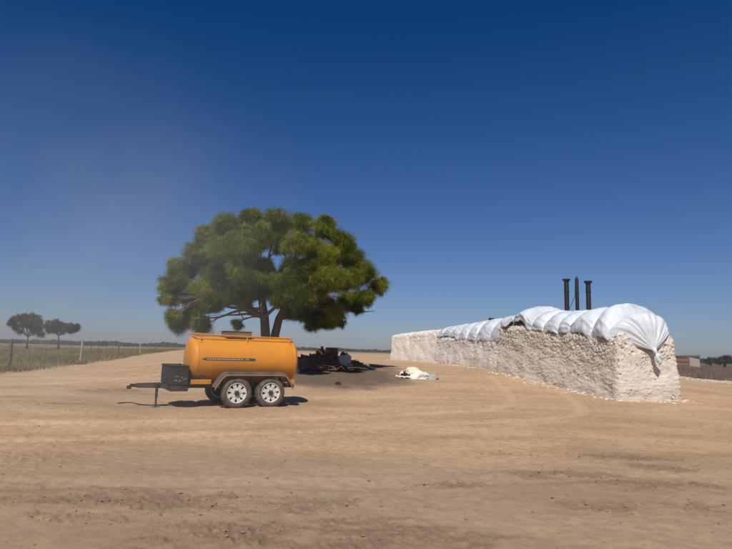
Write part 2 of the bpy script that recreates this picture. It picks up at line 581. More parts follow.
# top walkway rail, its posts, the hatch
mb = MB()
for s in (-1, 1):
    mb.tube([(-1.54, s * .40, 1.905), (-1.48, s * .40, 1.915), (-.9, s * .40, 1.89), (1.22, s * .40, 1.872)], .018, 8)
mb.tube([(-1.54, -.40, 1.905), (-1.54, .40, 1.905)], .018, 8)
mb.tube([(1.22, -.40, 1.872), (1.22, .40, 1.872)], .018, 8)
mb.build('rail', M_YEL, tr, True, 40)
for s in (-1, 1):
    for x in (-1.36, -.10, 1.16):
        mb = MB()
        mb.tube([(x, s * .40, 1.90), (x, s * .405, 1.70)], .016, 6)
        mb.box((x - .05, s * .43 - .03, 1.675), (x + .05, s * .43 + .03, 1.70))
        mb.build('rail_post', M_YEL, tr)
mb = MB()
mb.box((-.66, -.28, 1.83), (.06, .28, 2.005), .02)
hatch = mb.build('hatch', M_HATCH, tr)
MB().box((-.68, -.30, 2.005), (0.08, .30, 2.03), .008).build('hatch_lid', M_HATCH, hatch)
# chassis
mb = MB()
for s in (-1, 1):
    mb.box((-1.65, s * .46 - .04, .50), (1.30, s * .46 + .04, .62))
for x in (-1.6, -.9, -.05, .9, 1.18):
    mb.box((x - .04, -.419, .512), (x + .04, .419, .60))
mb.build('chassis', M_BLK, tr)
for y0 in (-.60, .53):
    MB().box((-1.60, y0, .60), (-1.06, y0 + .07, .72), .01).build('skirt', M_YEL, tr)
for x in (-1.3, .75):
    v = []
    for yy, z0 in ((-.5, .78), (-.3, .66), (0, .62), (.3, .66), (.5, .78)):
        v += [(x - .06, yy, .612), (x + .06, yy, .612), (x + .06, yy, z0 + .05), (x - .06, yy, z0 + .05)]
    f = []
    for i in range(4):
        a = i * 4
        f += [(a, a + 4, a + 5, a + 1), (a + 1, a + 5, a + 6, a + 2), (a + 2, a + 6, a + 7, a + 3), (a + 3, a + 7, a + 4, a)]
    f += [(0, 1, 2, 3), (16, 19, 18, 17)]
    mesh('saddle', v, f, M_BLK, tr)
# drawbar, coupler, jack
mb = MB()
for s in (-1, 1):
    a, b_ = Vector((-1.6, s * .44, .54)), Vector((-2.80, s * .05, .54))
    d = (b_ - a).normalized(); nrm = Vector((-d.y, d.x, 0)) * .04
    v = []
    for p in (a, b_):
        for z_ in (-.055, .055):
            v += [p + nrm + Vector((0, 0, z_)), p - nrm + Vector((0, 0, z_))]
    mb.add(v, [(0, 1, 3, 2), (4, 6, 7, 5), (0, 4, 5, 1), (2, 3, 7, 6), (0, 2, 6, 4), (1, 5, 7, 3)])
draw = mb.build('drawbar', M_BLK, tr)
mb = MB()
mb.box((-2.97, -.045, .50), (-2.75, .045, .585), .012)
mb.lathe([(.03, .45), (.055, .47), (.06, .51), (.05, .54)], 12, 'z', (-2.99, 0, 0))
mb.build('coupler', M_BLK, draw, True, 35)
jz = 0.0
mb = MB()
mb.tube([(-2.36, -.30, .61), (-2.36, -.30, .26)], .034, 10)
mb.tube([(-2.36, -.30, .26), (-2.36, -.30, .03)], .024, 10)
mb.box((-2.44, -.38, .0), (-2.28, -.22, .025))
mb.box((-2.40, -.27, .52), (-2.32, -.18, .57))
mb.build('jack', M_BLK, draw, True, 40)
mb = MB()
mb.box((-2.12, -.70, .58), (-1.665, .70, 1.055), .015)
tb = mb.build('toolbox', dusty('toolbox_black', (0.014, 0.012, 0.011), dust=(.12, .09, .07), amount=0.35, rough=0.75, scale=3), tr)
MB().box((-2.135, -.715, 1.056), (-1.65, .715, 1.085), .008).build('toolbox_lid', M_BLK, tb)
MB().box((-2.10, -.68, .43), (-1.66, .68, .575), .01).build('toolbox_base', M_BLK, tr)
MB().box((-1.93, -.66, 1.086), (-1.87, -.56, 1.13), .006).build('latch', M_BLK, tb)
mb = MB()
for k in range(16):                                          # worn pale sticker flecks on the box side
    x = rnd.uniform(-2.04, -1.74); z = rnd.uniform(.66, .80); wd = rnd.uniform(.012, .035)
    mb.add([(x, -.7015, z), (x + wd, -.7015, z + rnd.uniform(-.01, .01)), (x + wd, -.7015, z + rnd.uniform(.012, .03)), (x, -.7015, z + .02)], [(0, 1, 2, 3)])
mb.build('sticker', dusty('sticker_worn', (0.30, 0.27, 0.24), amount=.5), tb)['kind'] = 'stuff'
# fender over both wheels
for s in (-1, 1):
    path = [(-1.06, .56), (-1.01, .66), (-.87, .86), (-.79, .925), (-.70, .94), (.74, .94), (.83, .925), (.90, .86), (1.04, .66), (1.08, .57)]
    y0, y1 = (s * .68, s * 1.0)
    v, f = [], []
    for x, z in path:
        v += [(x, y0, z), (x, y1, z), (x, y1 + s * .004, z - .085), (x, y1 - s * .012, z - .085), (x, y1 - s * .012, z - .012), (x, y0, z - .012)]
    for i in range(len(path) - 1):
        a = i * 6
        for k in range(6):
            f.append((a + k, a + (k + 1) % 6, a + 6 + (k + 1) % 6, a + 6 + k))
    f += [tuple(range(6)), tuple(range(len(v) - 6, len(v)))[::-1]]
    fe = mesh('fender', v, f, M_FEND, tr)
    MB().tube([(x, y1 + s * .006, z - .088) for x, z in path], .012, 6).build('trim', M_FTRIM, fe, True)
    for x in (-.80, 0.0, .80):
        mb = MB()
        mb.box((x - .03, min(s * .50, y0), .56), (x + .03, max(s * .50, y0) , .60))
        mb.box((x - .03, s * .68 - .01, .56), (x + .03, s * .68 + .01, .80 if x == 0 else .79))
        mb.build('bracket', M_BLK, fe)
    mb = MB()
    mb.box((1.12, s * .80 - .07, .60), (1.16, s * .80 + .07, .67), .01)
    mb.box((1.06, s * .80 - .09, .615), (1.119, s * .80 + .09, .645))
    mb.build('tail_lamp', M_LAMP, tr)
    mb = MB()
    mb.box((1.03, s * .66 - .09, .66), (1.22, s * .66 + .05, .72), .01)
    mb.build('rear_step', M_YEL, tr)
for x in (-.465, .465):
    MB().tube([(x, -.80, .375), (x, .80, .375)], .045, 10).build('axle', M_BLK, tr, True, 40)
# wheels
WR, WW = .385, .21
tyre_prof = [(.262, -.085), (.270, -.098), (.31, -.112), (.345, -.105), (.374, -.088), (.385, -.062), (.386, -.03), (.386, .03), (.385, .062),
             (.374, .088), (.345, .105), (.31, .112), (.270, .098), (.262, .085)]
mbt = MB(); mbt.lathe(tyre_prof, 40, 'y', closed=False)
for k in range(40):                                          # tread lugs
    t = 2 * math.pi * (k + .5) / 40
    for q_ in (-1, 1):
        t2 = t + (.04 if q_ > 0 else 0)
        c_, s_ = math.cos(t2), math.sin(t2)
        v = []
        for rr_ in (.380, .396):
            for yy in (q_ * .02, q_ * .085):
                for dt in (-.055, .055):
                    v.append((rr_ * math.sin(t2 + dt), yy, rr_ * math.cos(t2 + dt)))
        mbt.add(v, [(0, 1, 3, 2), (4, 6, 7, 5), (0, 4, 5, 1), (2, 3, 7, 6), (0, 2, 6, 4), (1, 5, 7, 3)])
# spoked steel disc: a ring, a hub plate and eight spokes with openings between
mbr = MB()
mbr.lathe([(.264, .086), (.264, -.088), (.256, -.100), (.243, -.096), (.236, -.06), (.230, .08), (.264, .086)], 40, 'y', closed=False)
mbr.lathe([(.04, -.060), (.11, -.070), (.135, -.060), (.135, -.046), (.04, -.044)], 24, 'y', closed=False)
for k in range(8):
    t = 2 * math.pi * k / 8
    dx, dz = math.sin(t), math.cos(t)
    tx, tz = math.cos(t), -math.sin(t)
    v = []
    for rr_, hw, yy in ((.125, .050, -.066), (.182, .046, -.078), (.240, .068, -.074)):
        for yo in (0, .014):
            for sg in (-1, 1):
                v.append((dx * rr_ + tx * hw * sg, yy + yo, dz * rr_ + tz * hw * sg))
    f = []
    for i in (0, 4):
        f += [(i, i + 1, i + 5, i + 4), (i + 2, i + 6, i + 7, i + 3), (i, i + 4, i + 6, i + 2), (i + 1, i + 3, i + 7, i + 5)]
    mbr.add(v, f)
mbh = MB()
mbh.lathe([(.062, -.05), (.064, -.105), (.055, -.122), (.02, -.128)], 16, 'y')
mbh.lathe([(.228, .03), (.02, .03)], 24, 'y', closed=False)
for k in range(6):
    t = 2 * math.pi * k / 6
    mbh.lathe([(.009, -.06), (.009, -.078), (.004, -.08)], 6, 'y', (.092 * math.sin(t), 0, .092 * math.cos(t)))
first = None
for s in (-1, 1):
    for x in (-.465, .465):
        if first is None:
            ty = mbt.build('wheel', M_RUB, tr, True, 35)
            ri = mbr.build('rim', M_RIM, ty, True, 35)
            hu = mbh.build('hub', M_BLK, ty, True, 35)
            first = (ty, ri, hu)
        else:
            ty = first[0].copy(); COL.objects.link(ty); ty.parent = tr
            for ch_ in first[1:]:
                c_ = ch_.copy(); COL.objects.link(c_); c_.parent = ty
        ty.location = (x, s * .86, .392)
        ty.rotation_euler = (0, rnd.uniform(0, 6), 0 if s < 0 else math.pi)
        ty.rotation_mode = 'ZYX'
# hose lying on the ground by the jack
pts = []
for px, py in ((118, 401), (130, 400.2), (141, 401.8), (152, 403.2), (163, 403), (172, 401), (182, 398.5)):
    p = at(px, py, F_PX * CAM_H / (py - 351 - (px - 366) * .0283))
    pts.append((p.x, p.y, gz_fine(p.x, p.y) + .012))
tag(MB().tube(poly(pts, 6), .016, 6).build('hose', M_BLK, None, True), 'thin dark hose lying on the dirt below the trailer drawbar', 'hose')

# ------------------------------------------------------------------ cotton modules and their covers
def cotton_mat(name, tint):
    m, n, b = new_mat(name, 1.0)
    b.inputs['Specular IOR Level'].default_value = 0.05
    tc = nd(n, 'ShaderNodeTexCoord')
    mp = nd(n, 'ShaderNodeMapping'); mp.inputs['Scale'].default_value = (1, 1, 2.2)
    n.links.new(tc.outputs['Object'], mp.inputs[0])
    n1 = nd(n, 'ShaderNodeTexNoise', Scale=3.0, Detail=9.0, Roughness=0.7); n.links.new(mp.outputs[0], n1.inputs['Vector'])
    n2 = nd(n, 'ShaderNodeTexNoise', Scale=26.0, Detail=6.0, Roughness=0.75); n.links.new(mp.outputs[0], n2.inputs['Vector'])
    c1 = ramp_node(n, n1.outputs['Fac'], [(0.28, tuple(.78 * t for t in tint)), (0.5, tint), (0.72, tuple(min(.9, 1.10 * t) for t in tint))])
    c2 = ramp_node(n, n2.outputs['Fac'], [(0.26, (0.66, 0.60, 0.53)), (0.42, (0.94, 0.93, 0.91)), (0.7, (1.08, 1.08, 1.08))])
    mx = nd(n, 'ShaderNodeMix', data_type='RGBA', blend_type='MULTIPLY'); mx.inputs['Factor'].default_value = 1
    n.links.new(c1.outputs[0], mx.inputs['A']); n.links.new(c2.outputs[0], mx.inputs['B'])
    sp = nd(n, 'ShaderNodeSeparateXYZ'); n.links.new(tc.outputs['Object'], sp.inputs[0])
    mr = nd(n, 'ShaderNodeMapRange')
    mr.inputs['From Min'].default_value = 0.55; mr.inputs['From Max'].default_value = -0.05; mr.inputs['To Max'].default_value = 0.75
    n.links.new(sp.outputs['Z'], mr.inputs['Value'])
    mm = nd(n, 'ShaderNodeMath', operation='MULTIPLY'); n.links.new(mr.outputs[0], mm.inputs[0]); n.links.new(n1.outputs['Fac'], mm.inputs[1])
    mz = nd(n, 'ShaderNodeMix', data_type='RGBA'); mz.inputs['B'].default_value = (0.42, 0.29, 0.18, 1)
    n.links.new(mm.outputs[0], mz.inputs['Factor']); n.links.new(mx.outputs['Result'], mz.inputs['A'])
    n.links.new(mz.outputs['Result'], b.inputs['Base Color'])
    bp = nd(n, 'ShaderNodeBump', Strength=0.55, Distance=0.02); n.links.new(n2.outputs['Fac'], bp.inputs['Height'])
    n.links.new(bp.outputs[0], b.inputs['Normal'])
    return m


M_COT = cotton_mat('seed_cotton', (0.655, 0.60, 0.525))
M_COTW = cotton_mat('seed_cotton_pale', (0.76, 0.71, 0.65))


def tufts(pts, rmin, rmax, name, mat, label, cat, seed=0, flat=.6):
    rg = np.random.default_rng(seed)
    t = (1 + 5 ** .5) / 2
    iv = np.array([(-1, t, 0), (1, t, 0), (-1, -t, 0), (1, -t, 0), (0, -1, t), (0, 1, t), (0, -1, -t), (0, 1, -t), (t, 0, -1), (t, 0, 1), (-t, 0, -1), (-t, 0, 1)]) / 1.902
    fi = np.array([(0, 11, 5), (0, 5, 1), (0, 1, 7), (0, 7, 10), (0, 10, 11), (1, 5, 9), (5, 11, 4), (11, 10, 2), (10, 7, 6), (7, 1, 8), (3, 9, 4), (3, 4, 2), (3, 2, 6), (3, 6, 8), (3, 8, 9), (4, 9, 5), (2, 4, 11), (6, 2, 10), (8, 6, 7), (9, 8, 1)])
    N = len(pts)
    r_ = rmin + (rmax - rmin) * rg.random(N) ** 2.5
    jit = 1 + .5 * (rg.random((N, 12, 1)) - .5)
    sc = np.stack([1 + .6 * rg.random(N), 1 + .6 * rg.random(N), np.full(N, flat)], 1)
    an = rg.random(N) * 6.28
    V = iv[None] * jit * r_[:, None, None] * sc[:, None]
    ca, sa_ = np.cos(an)[:, None], np.sin(an)[:, None]
    V = np.stack([V[..., 0] * ca - V[..., 1] * sa_, V[..., 0] * sa_ + V[..., 1] * ca, V[..., 2]], -1)
    V += np.asarray(pts)[:, None, :]
    V[..., 2] += (r_ * flat * .35)[:, None]
    Fq = fi[None] + (np.arange(N) * 12)[:, None, None]
    o = mesh(name, V.reshape(-1, 3), Fq.reshape(-1, 3), mat, smooth=False)
    return tag(o, label, cat, kind='stuff')


def cotton_module(near_l, far_l, width, h_near, h_far, step, mat, label, seed, dome=0.3, rough=1.0, tuft_n=4000):
    """block of pressed cotton: left bottom edge runs near_l -> far_l; local x right, local y away, z up"""
    d = Vector((far_l[0] - near_l[0], far_l[1] - near_l[1], 0))
    L = d.length
    rz = math.atan2(d.y, d.x) - math.pi / 2
    W = width
    V, Fc = [], []

    def face(nu, nv, fn):
        k = sum(len(a) for a in V)
        u, v_ = np.meshgrid(np.linspace(0, 1, nu), np.linspace(0, 1, nv))
        V.append(np.stack(fn(u.ravel(), v_.ravel()), 1))
        i = np.arange(nu * nv).reshape(nv, nu) + k
        Fc.append(np.stack([i[:-1, :-1], i[:-1, 1:], i[1:, 1:], i[1:, :-1]], -1).reshape(-1, 4))
    nx, ny, nz = [max(6, int(q_ / step)) for q_ in (W, L, max(h_near, h_far))]
    o1 = lambda u: np.ones_like(u)
    face(ny, nz, lambda u, v_: (0 * u, (1 - u) * 1.0, v_))
    face(ny // 2, nz // 2, lambda u, v_: (o1(u), u, v_))
    face(nx, nz, lambda u, v_: (u, 0 * u, v_))
    face(nx // 2, nz // 2, lambda u, v_: (1 - u, o1(u), v_))
    face(nx, ny, lambda u, v_: (u, v_, o1(u)))
    P = np.concatenate(V)
    x, y, z = P[:, 0] * W, P[:, 1] * L, P[:, 2]
    H = h_near + (h_far - h_near) * P[:, 1] + 0.07 * perlin(P[:, 1] * L * .7, P[:, 0] * 1.2, seed=seed)
    z = z * H
    # rounded corners: pull towards an inner box
    rc = 0.22
    ix, iy, iz = np.clip(x, rc, W - rc), np.clip(y, rc, L - rc), np.clip(z, -9, H - rc)
    dx, dy, dz = x - ix, y - iy, z - iz
    ln = np.sqrt(dx * dx + dy * dy + dz * dz) + 1e-9
    nxv, nyv, nzv = dx / ln, dy / ln, dz / ln
    x, y, z = ix + nxv * rc, iy + nyv * rc, iz + nzv * rc
    z += dome * np.sin(np.clip(P[:, 0], 0, 1) * np.pi) * (P[:, 2] > .999)
    # batter: sides lean in a little towards the top, foot spreads
    lean = (z / np.maximum(H, .1))
    x += nxv * (0.10 * (1 - lean) ** 2 - 0.06 * lean); y += nyv * (0.10 * (1 - lean) ** 2 - 0.06 * lean)
    s = seed * 10.7
    big = 0.060 * fbm(x * .9 + s, y * .9, z * 1.1, oct=2, seed=seed)
    lay = 0.017 * fbm(x * 2.6 + s, y * 2.6, z * 9.5, oct=3, seed=seed + 3)
    bil = np.abs(perlin(x * 8 + s, y * 8, z * 11, seed=seed + 5)); bil2 = np.abs(perlin(x * 17 + s, y * 17, z * 21, seed=seed + 6))
    fine = perlin(x * 31 + s, y * 31, z * 36, seed=seed + 7)
    top = sstep(0.50, 0.95, lean + .25 * perlin(x * 1.1, y * 1.1, z * .8, seed=seed + 8))
    amp = (0.32 + 0.60 * top) * rough
    pits = sstep(.30, .6, perlin(x * 5.1 + s, y * 5.1, z * 7.4, seed=seed + 9)) * (.12 + .88 * top)
    dsp = big + lay + amp * (0.065 * (bil - .3) + 0.050 * (bil2 - .3)) + 0.014 * fine - 0.09 * pits * rough
    x, y, z = x + nxv * dsp, y + nyv * dsp, z + nzv * dsp
    o = mesh('cotton_module', np.stack([x, y, z], 1), np.concatenate(Fc), mat, smooth=True)
    # terrain-following base
    wx = near_l[0] + (x * math.cos(rz) - y * math.sin(rz)); wy = near_l[1] + (x * math.sin(rz) + y * math.cos(rz))
    zz = z + ramp(wx, wy) - ground_z(*near_l)
    zz = np.where(P[:, 2] < 1e-6, zz - 0.12, zz)
    co = np.stack([x, y, zz], 1).astype(np.float32)
    o.data.vertices.foreach_set('co', co.ravel()); o.data.update()
    o.location = (near_l[0], near_l[1], ground_z(*near_l)); o.rotation_euler = (0, 0, rz)
    tag(o, label, 'cotton module', 'blocks of pressed cotton standing in a row')
    # loose tufts standing out of the pressed face
    rgt = np.random.default_rng(seed)
    nt_ = tuft_n
    side = np.where((P[:, 0] < .001) | (P[:, 1] < .001) | ((P[:, 2] > .999) & (P[:, 0] < .12)))[0]
    pick = rgt.choice(side, nt_)
    keep_ = perlin(co[pick, 0] * 2.2, co[pick, 1] * 2.2, co[pick, 2] * 2.8, seed=seed + 31) + .40 * rgt.random(nt_) + .9 * (co[pick, 2] / 2.2 - .62) > .16
    pick = pick[keep_]
    pt = co[pick].astype(float) + rgt.normal(0, .010, (len(pick), 3)) - np.array([0, 0, .014])
    tf = tufts(pt, .006, .030, 'tuft', mat, None, None, seed, .75)
    tf.parent = o
    tf.data.polygons.foreach_set('use_smooth', [True] * len(tf.data.polygons))
    return o, L, rz


def gpt(px, py, guess):
    """ground point under a pixel: march along the ray"""
    d_ = guess
    for _ in range(60):
        p = at(px, py, d_)
        e = p.z - ground_z(p.x, p.y)
        d_ += e * 6 if abs(e) < 1 else math.copysign(2, e)
    return at(px, py, d_)


MOD = [dict(n=at(619, 400, 19.4), f=at(497, 371, 28.2), w=2.62, h=(2.20, 2.36), step=.03, m=M_COT, rough=1.0, dome=.30,
            l='nearest tall block of pressed cotton, its end facing the camera'),
       dict(n=at(503, 371, 30.5), f=at(435, 362.5, 42.0), w=2.4, h=(1.62, 1.98), step=.045, m=M_COTW, rough=1.0, dome=.3,
            l='middle block of pressed cotton behind the nearest one, partly covered'),
       dict(n=at(441, 363, 42.6), f=at(390, 359.5, 50), w=2.6, h=(2.45, 2.15), step=.06, m=M_COTW, rough=.7, dome=.25,
            l='farthest block of pale bare cotton with no cover, at the left end')]
COVERS = []
for i, M_ in enumerate(MOD):
    o, L, rz = cotton_module((M_['n'].x, M_['n'].y), (M_['f'].x, M_['f'].y), M_['w'], M_['h'][0], M_['h'][1], M_['step'], M_['m'], M_['l'], 3 + i * 5, M_['dome'], M_['rough'], (6500, 2600, 500)[i])
    M_['L'], M_['rz'], M_['o'] = L, rz, o

mt, n, b = new_mat('white_tarp', 0.42)
b.inputs['Specular IOR Level'].default_value = 0.35
tc = nd(n, 'ShaderNodeTexCoord')
n1 = nd(n, 'ShaderNodeTexNoise', Scale=1.3, Detail=7.0, Roughness=0.65); n.links.new(tc.outputs['Object'], n1.inputs['Vector'])
n2 = nd(n, 'ShaderNodeTexNoise', Scale=6.0, Detail=5.0, Roughness=0.6); n.links.new(tc.outputs['Object'], n2.inputs['Vector'])
c1 = ramp_node(n, n1.outputs['Fac'], [(0.28, (0.43, 0.455, 0.47)), (0.5, (0.62, 0.675, 0.715)), (0.7, (0.67, 0.72, 0.755))])
n.links.new(c1.outputs[0], b.inputs['Base Color'])
bp = nd(n, 'ShaderNodeBump', Strength=0.25, Distance=0.05); n.links.new(n2.outputs['Fac'], bp.inputs['Height'])
n.links.new(bp.outputs[0], b.inputs['Normal'])
M_TARP = mt
M_ROPE = dusty('tarp_rope', (0.45, 0.45, 0.43), amount=.3)


def tarp(M_, ties, lifts, edge_z, arch, arch_far, label, cap=True, opens={}, seed=1):
    """plastic sheet over a module, bellied out between its ties; local frame of the module"""
    L, W = M_['L'], M_['w']
    h0, h1 = M_['h']
    nb_, nv = 26, 96
    V, Fc = [], []
    th = np.linspace(0, np.pi, nv)

    def section(y, p, lift, al, w_in=0.0, opn=0.0):
        """one rib of the sheet: foot on the left edge, over, foot on the right edge"""
        hz = h0 + (h1 - h0) * y / L
        hh = (arch + (arch_far - arch) * y / L) * (0.58 + 0.42 * p + lift)
        hw = (W / 2) * (0.91 + 0.075 * p + 0.09 * math.exp(-((y - ties[0] * L) / .6) ** 2) * cap) - w_in
        x = W / 2 - hw * np.cos(th) * (1 + .04 * np.sin(th))
        z = hz - edge_z - 0.10 * (1 - p) * (1 - np.sin(th)) + hh * np.sin(th) ** 0.78
        # crimps running down from the ties
        cr = np.exp(-((al) / .22) ** 2) + np.exp(-((1 - al) / .22) ** 2)
        wr = perlin(th * 5.5 + seed, np.full(nv, y * 1.3), seed=seed) * 0.022 + perlin(th * 13, np.full(nv, y * 2.2), seed=seed + 1) * .012 * (0.4 + cr)
        wr2 = perlin(th * 2.0, np.full(nv, y * 5.5), seed=seed + 2) * 0.008
        foot = np.exp(-(np.sin(th) / .35) ** 2)
        yy_ = np.full(nv, y)
        rid = (1 - np.abs(perlin(th * 1.7 + .5 * yy_, yy_ * 1.5 - th * .6, seed=seed + 11))) ** 7
        rid2 = (1 - np.abs(perlin(th * 3.1 - .9 * yy_, yy_ * 2.1 + th, seed=seed + 12))) ** 8
        wr2 = wr2 + .018 * rid - .013 * rid2
        wr = wr * (1 + 1.2 * foot)
        nx_, nz_ = -np.cos(th), np.sin(th)
        x = x + nx_ * (wr + wr2); z = z + nz_ * (wr + wr2) - foot * 0.10 * perlin(np.full(nv, y * 2.7), th * .3, seed=seed + 4)
        z = z + opn * np.exp(-(th / .60) ** 2); x = x + opn * .15 * np.exp(-(th / .4) ** 2)
        return np.stack([x, np.full(nv, y) + .03 * perlin(th * 3, np.full(nv, y * 1.1), seed=seed + 5), z], 1)
    for i in range(len(ties) - 1):
        y0, y1 = ties[i] * L, ties[i + 1] * L
        for k in range(nb_ + (1 if i == len(ties) - 2 else 0)):
            al = k / nb_
            p = (math.sin(math.pi * al)) ** 0.55 if 0 < al < 1 else 0.0
            # the belly leans towards the near tie, like a shell
            p = p * (1.12 - 0.30 * al)
            V.append(section(y0 + (y1 - y0) * al, p, lifts[i] * (math.sin(math.pi * al) if 0 < al < 1 else 0), al,
                             opn=opens.get(i, 0) * float(sstep(.18, .40, np.array(al))) + (opens.get(i - 1, 0) * float(1 - sstep(.05, .5, np.array(al))))))
    if cap:
        # near end: gathered down to a knot on the end face
        P0 = V[0]
        K = np.array([W * .505, -0.13, h0 - edge_z - 0.40])
        caps = []
        for k in range(1, 31):
            s = k / 30
            q_ = P0 * (1 - s) + K * s
            bulge = math.sin(math.pi * s ** 0.75)
            fold = perlin(th * 9.0, np.full(nv, 3.3 + s * .8), seed=seed + 8) * 0.085 * math.sin(math.pi * min(1, s * 1.05) ** 1.2) + perlin(th * 22, np.full(nv, 1.3 + s * .5), seed=seed + 9) * 0.04 * (s * (1 - s) * 4)
            q_ = q_ + np.stack([-.20 * np.cos(th) * bulge * np.sin(th), -(0.32 * np.sin(th) ** .6 * bulge + 0.10 * s + fold * np.sin(th) ** .4),
                                0.58 * np.sin(th) * math.sin(math.pi * s ** .6) + fold * .5], 1)
            caps.append(q_)
        V = caps[::-1] + V
    P = np.concatenate(V)
    m_ = len(V)
    i = np.arange(m_ * nv).reshape(m_, nv)
    Fc = np.stack([i[:-1, :-1], i[:-1, 1:], i[1:, 1:], i[1:, :-1]], -1).reshape(-1, 4)
    # follow the ground's rise as the module does
    rz = M_['rz']
    wx = M_['n'].x + (P[:, 0] * math.cos(rz) - P[:, 1] * math.sin(rz)); wy = M_['n'].y + (P[:, 0] * math.sin(rz) + P[:, 1] * math.cos(rz))
    P[:, 2] += ramp(wx, wy) - M_['o'].location.z
    root = empty('tarp', M_['o'].location, rz)
    tag(root, label, 'tarp', 'white sheets tied over the cotton')
    sh = mesh('sheet', P, Fc, M_TARP, root, True)
    so = sh.modifiers.new('thickness', 'SOLIDIFY'); so.thickness = 0.012
    if cap:
        mb = MB()
        kx, ky, kz = W * .505, -0.24, h0 - edge_z - 0.44
        mb.tube([(kx, ky + .02, kz + .10), (kx + .01, ky - .03, kz + .02), (kx + .03, ky - .02, kz - .06)], [.10, .055, .09], 10)
        mb.build('knot', M_TARP, sh, True)
        rn = random.Random(9)
        for (ex, ez, r0) in ((.14, -.46, .055), (.27, -.28, .045), (.04, -.34, .05), (.20, -.40, .04), (.10, -.30, .045)):
            pts = [(kx + .02, ky - .02, kz - .02)]
            for k in range(1, 6):
                t = k / 5
                pts.append((kx + ex * t + rn.uniform(-.02, .02), ky - .05 - .05 * math.sin(3 * t) + rn.uniform(-.02, .02), kz + ez * t))
            MB().tube(pts, [.03, r0 * .7, r0, r0 * .9, r0 * 1.1, r0 * .5], 7).build('tail', M_TARP, sh, True)
    mb_n = 0
    for t in ties[1:-1]:                                     # tie ropes in the grooves
        s_ = section(t * L, 0.0, 0, 0.0)
        s_[:, 2] += 0.0
        wx = M_['n'].x + (s_[:, 0] * math.cos(rz) - s_[:, 1] * math.sin(rz)); wy = M_['n'].y + (s_[:, 0] * math.sin(rz) + s_[:, 1] * math.cos(rz))
        s_[:, 2] += ramp(wx, wy) - M_['o'].location.z + .012
        s_[:, 0] += np.where(np.arange(nv) < nv // 2, -.012, .012) * np.abs(np.cos(th))
        MB().tube([tuple(q_) for q_ in s_[::3]], .011, 5).build('rope', M_ROPE, root, True)
    return root


tarp(MOD[0], [0.055, .170, .325, .415, .535, .645, .84, .985], [.26, .10, -.02, -.06, -.05, .12, -.34], 0.06, 1.02, 0.98,
     'long white plastic sheet over the nearest cotton, knotted at its end', True, {5: .34, 1: .08}, seed=2)
tarp(MOD[1], [0.01, .17, .34, .47, .60, .74, .87, .985], [.10, .08, .04, 0, -.03, -.08, -.10], 0.10, 1.42, 1.0,
     'puckered white plastic sheet over the middle cotton block', False, {4: .16, 5: .2}, seed=22)

# loose cotton at the foot of the blocks and along the field edge
def gz_many(x, y):
    a_ = np.degrees(np.arctan2(x, y)); r_ = np.hypot(x, y)
    i = np.clip(np.searchsorted(rad, r_), 0, nR - 1); j = np.clip(np.searchsorted(ang, a_), 0, nA - 1)
    return GZ[i * nA + j]


rg = np.random.default_rng(5)
pp = []
for M_, cnt in ((MOD[0], 420), (MOD[1], 150), (MOD[2], 60)):
    t = rg.random(cnt) * 1.0; off = -np.abs(rg.normal(0, .40, cnt)) - .02
    rz = M_['rz']
    lx, ly = off, t * M_['L']
    e = rg.random(cnt) < .28
    lx = np.where(e, rg.random(cnt) * (M_['w'] + .4) - .2, lx); ly = np.where(e, -np.abs(rg.normal(0, .25, cnt)) - .08, ly)
    pp.append(np.stack([M_['n'].x + lx * math.cos(rz) - ly * math.sin(rz), M_['n'].y + lx * math.sin(rz) + ly * math.cos(rz)], 1))
pp = np.concatenate(pp)
tufts(np.c_[pp, gz_many(pp[:, 0], pp[:, 1])], .006, .06, 'loose_cotton', M_COTW, 'loose white cotton tufts fallen along the foot of the blocks', 'cotton', 1)
cnt = 6000
lx = rg.uniform(17, 48, cnt)
ly = 43.0 - 0.14 * (lx - 20) + rg.normal(0, 1.7, cnt) + 1.0 * np.sin(lx * .5)
keep = fbm(lx * .35, ly * .35, oct=3, seed=4) + rg.normal(0, .2, cnt) > -.1
pp = np.stack([lx, ly], 1)[keep]
tufts(np.c_[pp, gz_many(pp[:, 0], pp[:, 1])], .012, .07, 'cotton_litter', M_COT, 'strip of spilled white cotton along the edge of the stubble field', 'cotton', 2)
# soil clods and small stones
pp = []
for x, y, rx, ry, s in PATCH:
    k = int(90 * s * rx * max(.6, ry) + 20)
    pp.append(np.stack([x + rg.normal(0, rx * .55, k), y + rg.normal(0, ry * .5, k)], 1))
rr_ = 3.2 * (40 / 3.2) ** rg.random(1500)
aa_ = np.radians(rg.uniform(-42, 42, 1500))
pp.append(np.stack([rr_ * np.sin(aa_), rr_ * np.cos(aa_)], 1))
pp = np.concatenate(pp)
M_CLOD = dusty('clod_soil', (0.20, 0.14, 0.09), dust=(0.36, 0.25, 0.155), amount=.9, rough=.95, scale=3)
tufts(np.c_[pp, gz_many(pp[:, 0], pp[:, 1])], .003, .017, 'soil_clods', M_CLOD, 'small brown soil clods scattered over the bare dirt yard', 'clods', 3, .7)

# ------------------------------------------------------------------ steel posts and dark duct behind the cotton
M_STEEL = dusty('tarred_steel', (0.006, 0.007, 0.010), amount=.03, rough=.6, scale=3)


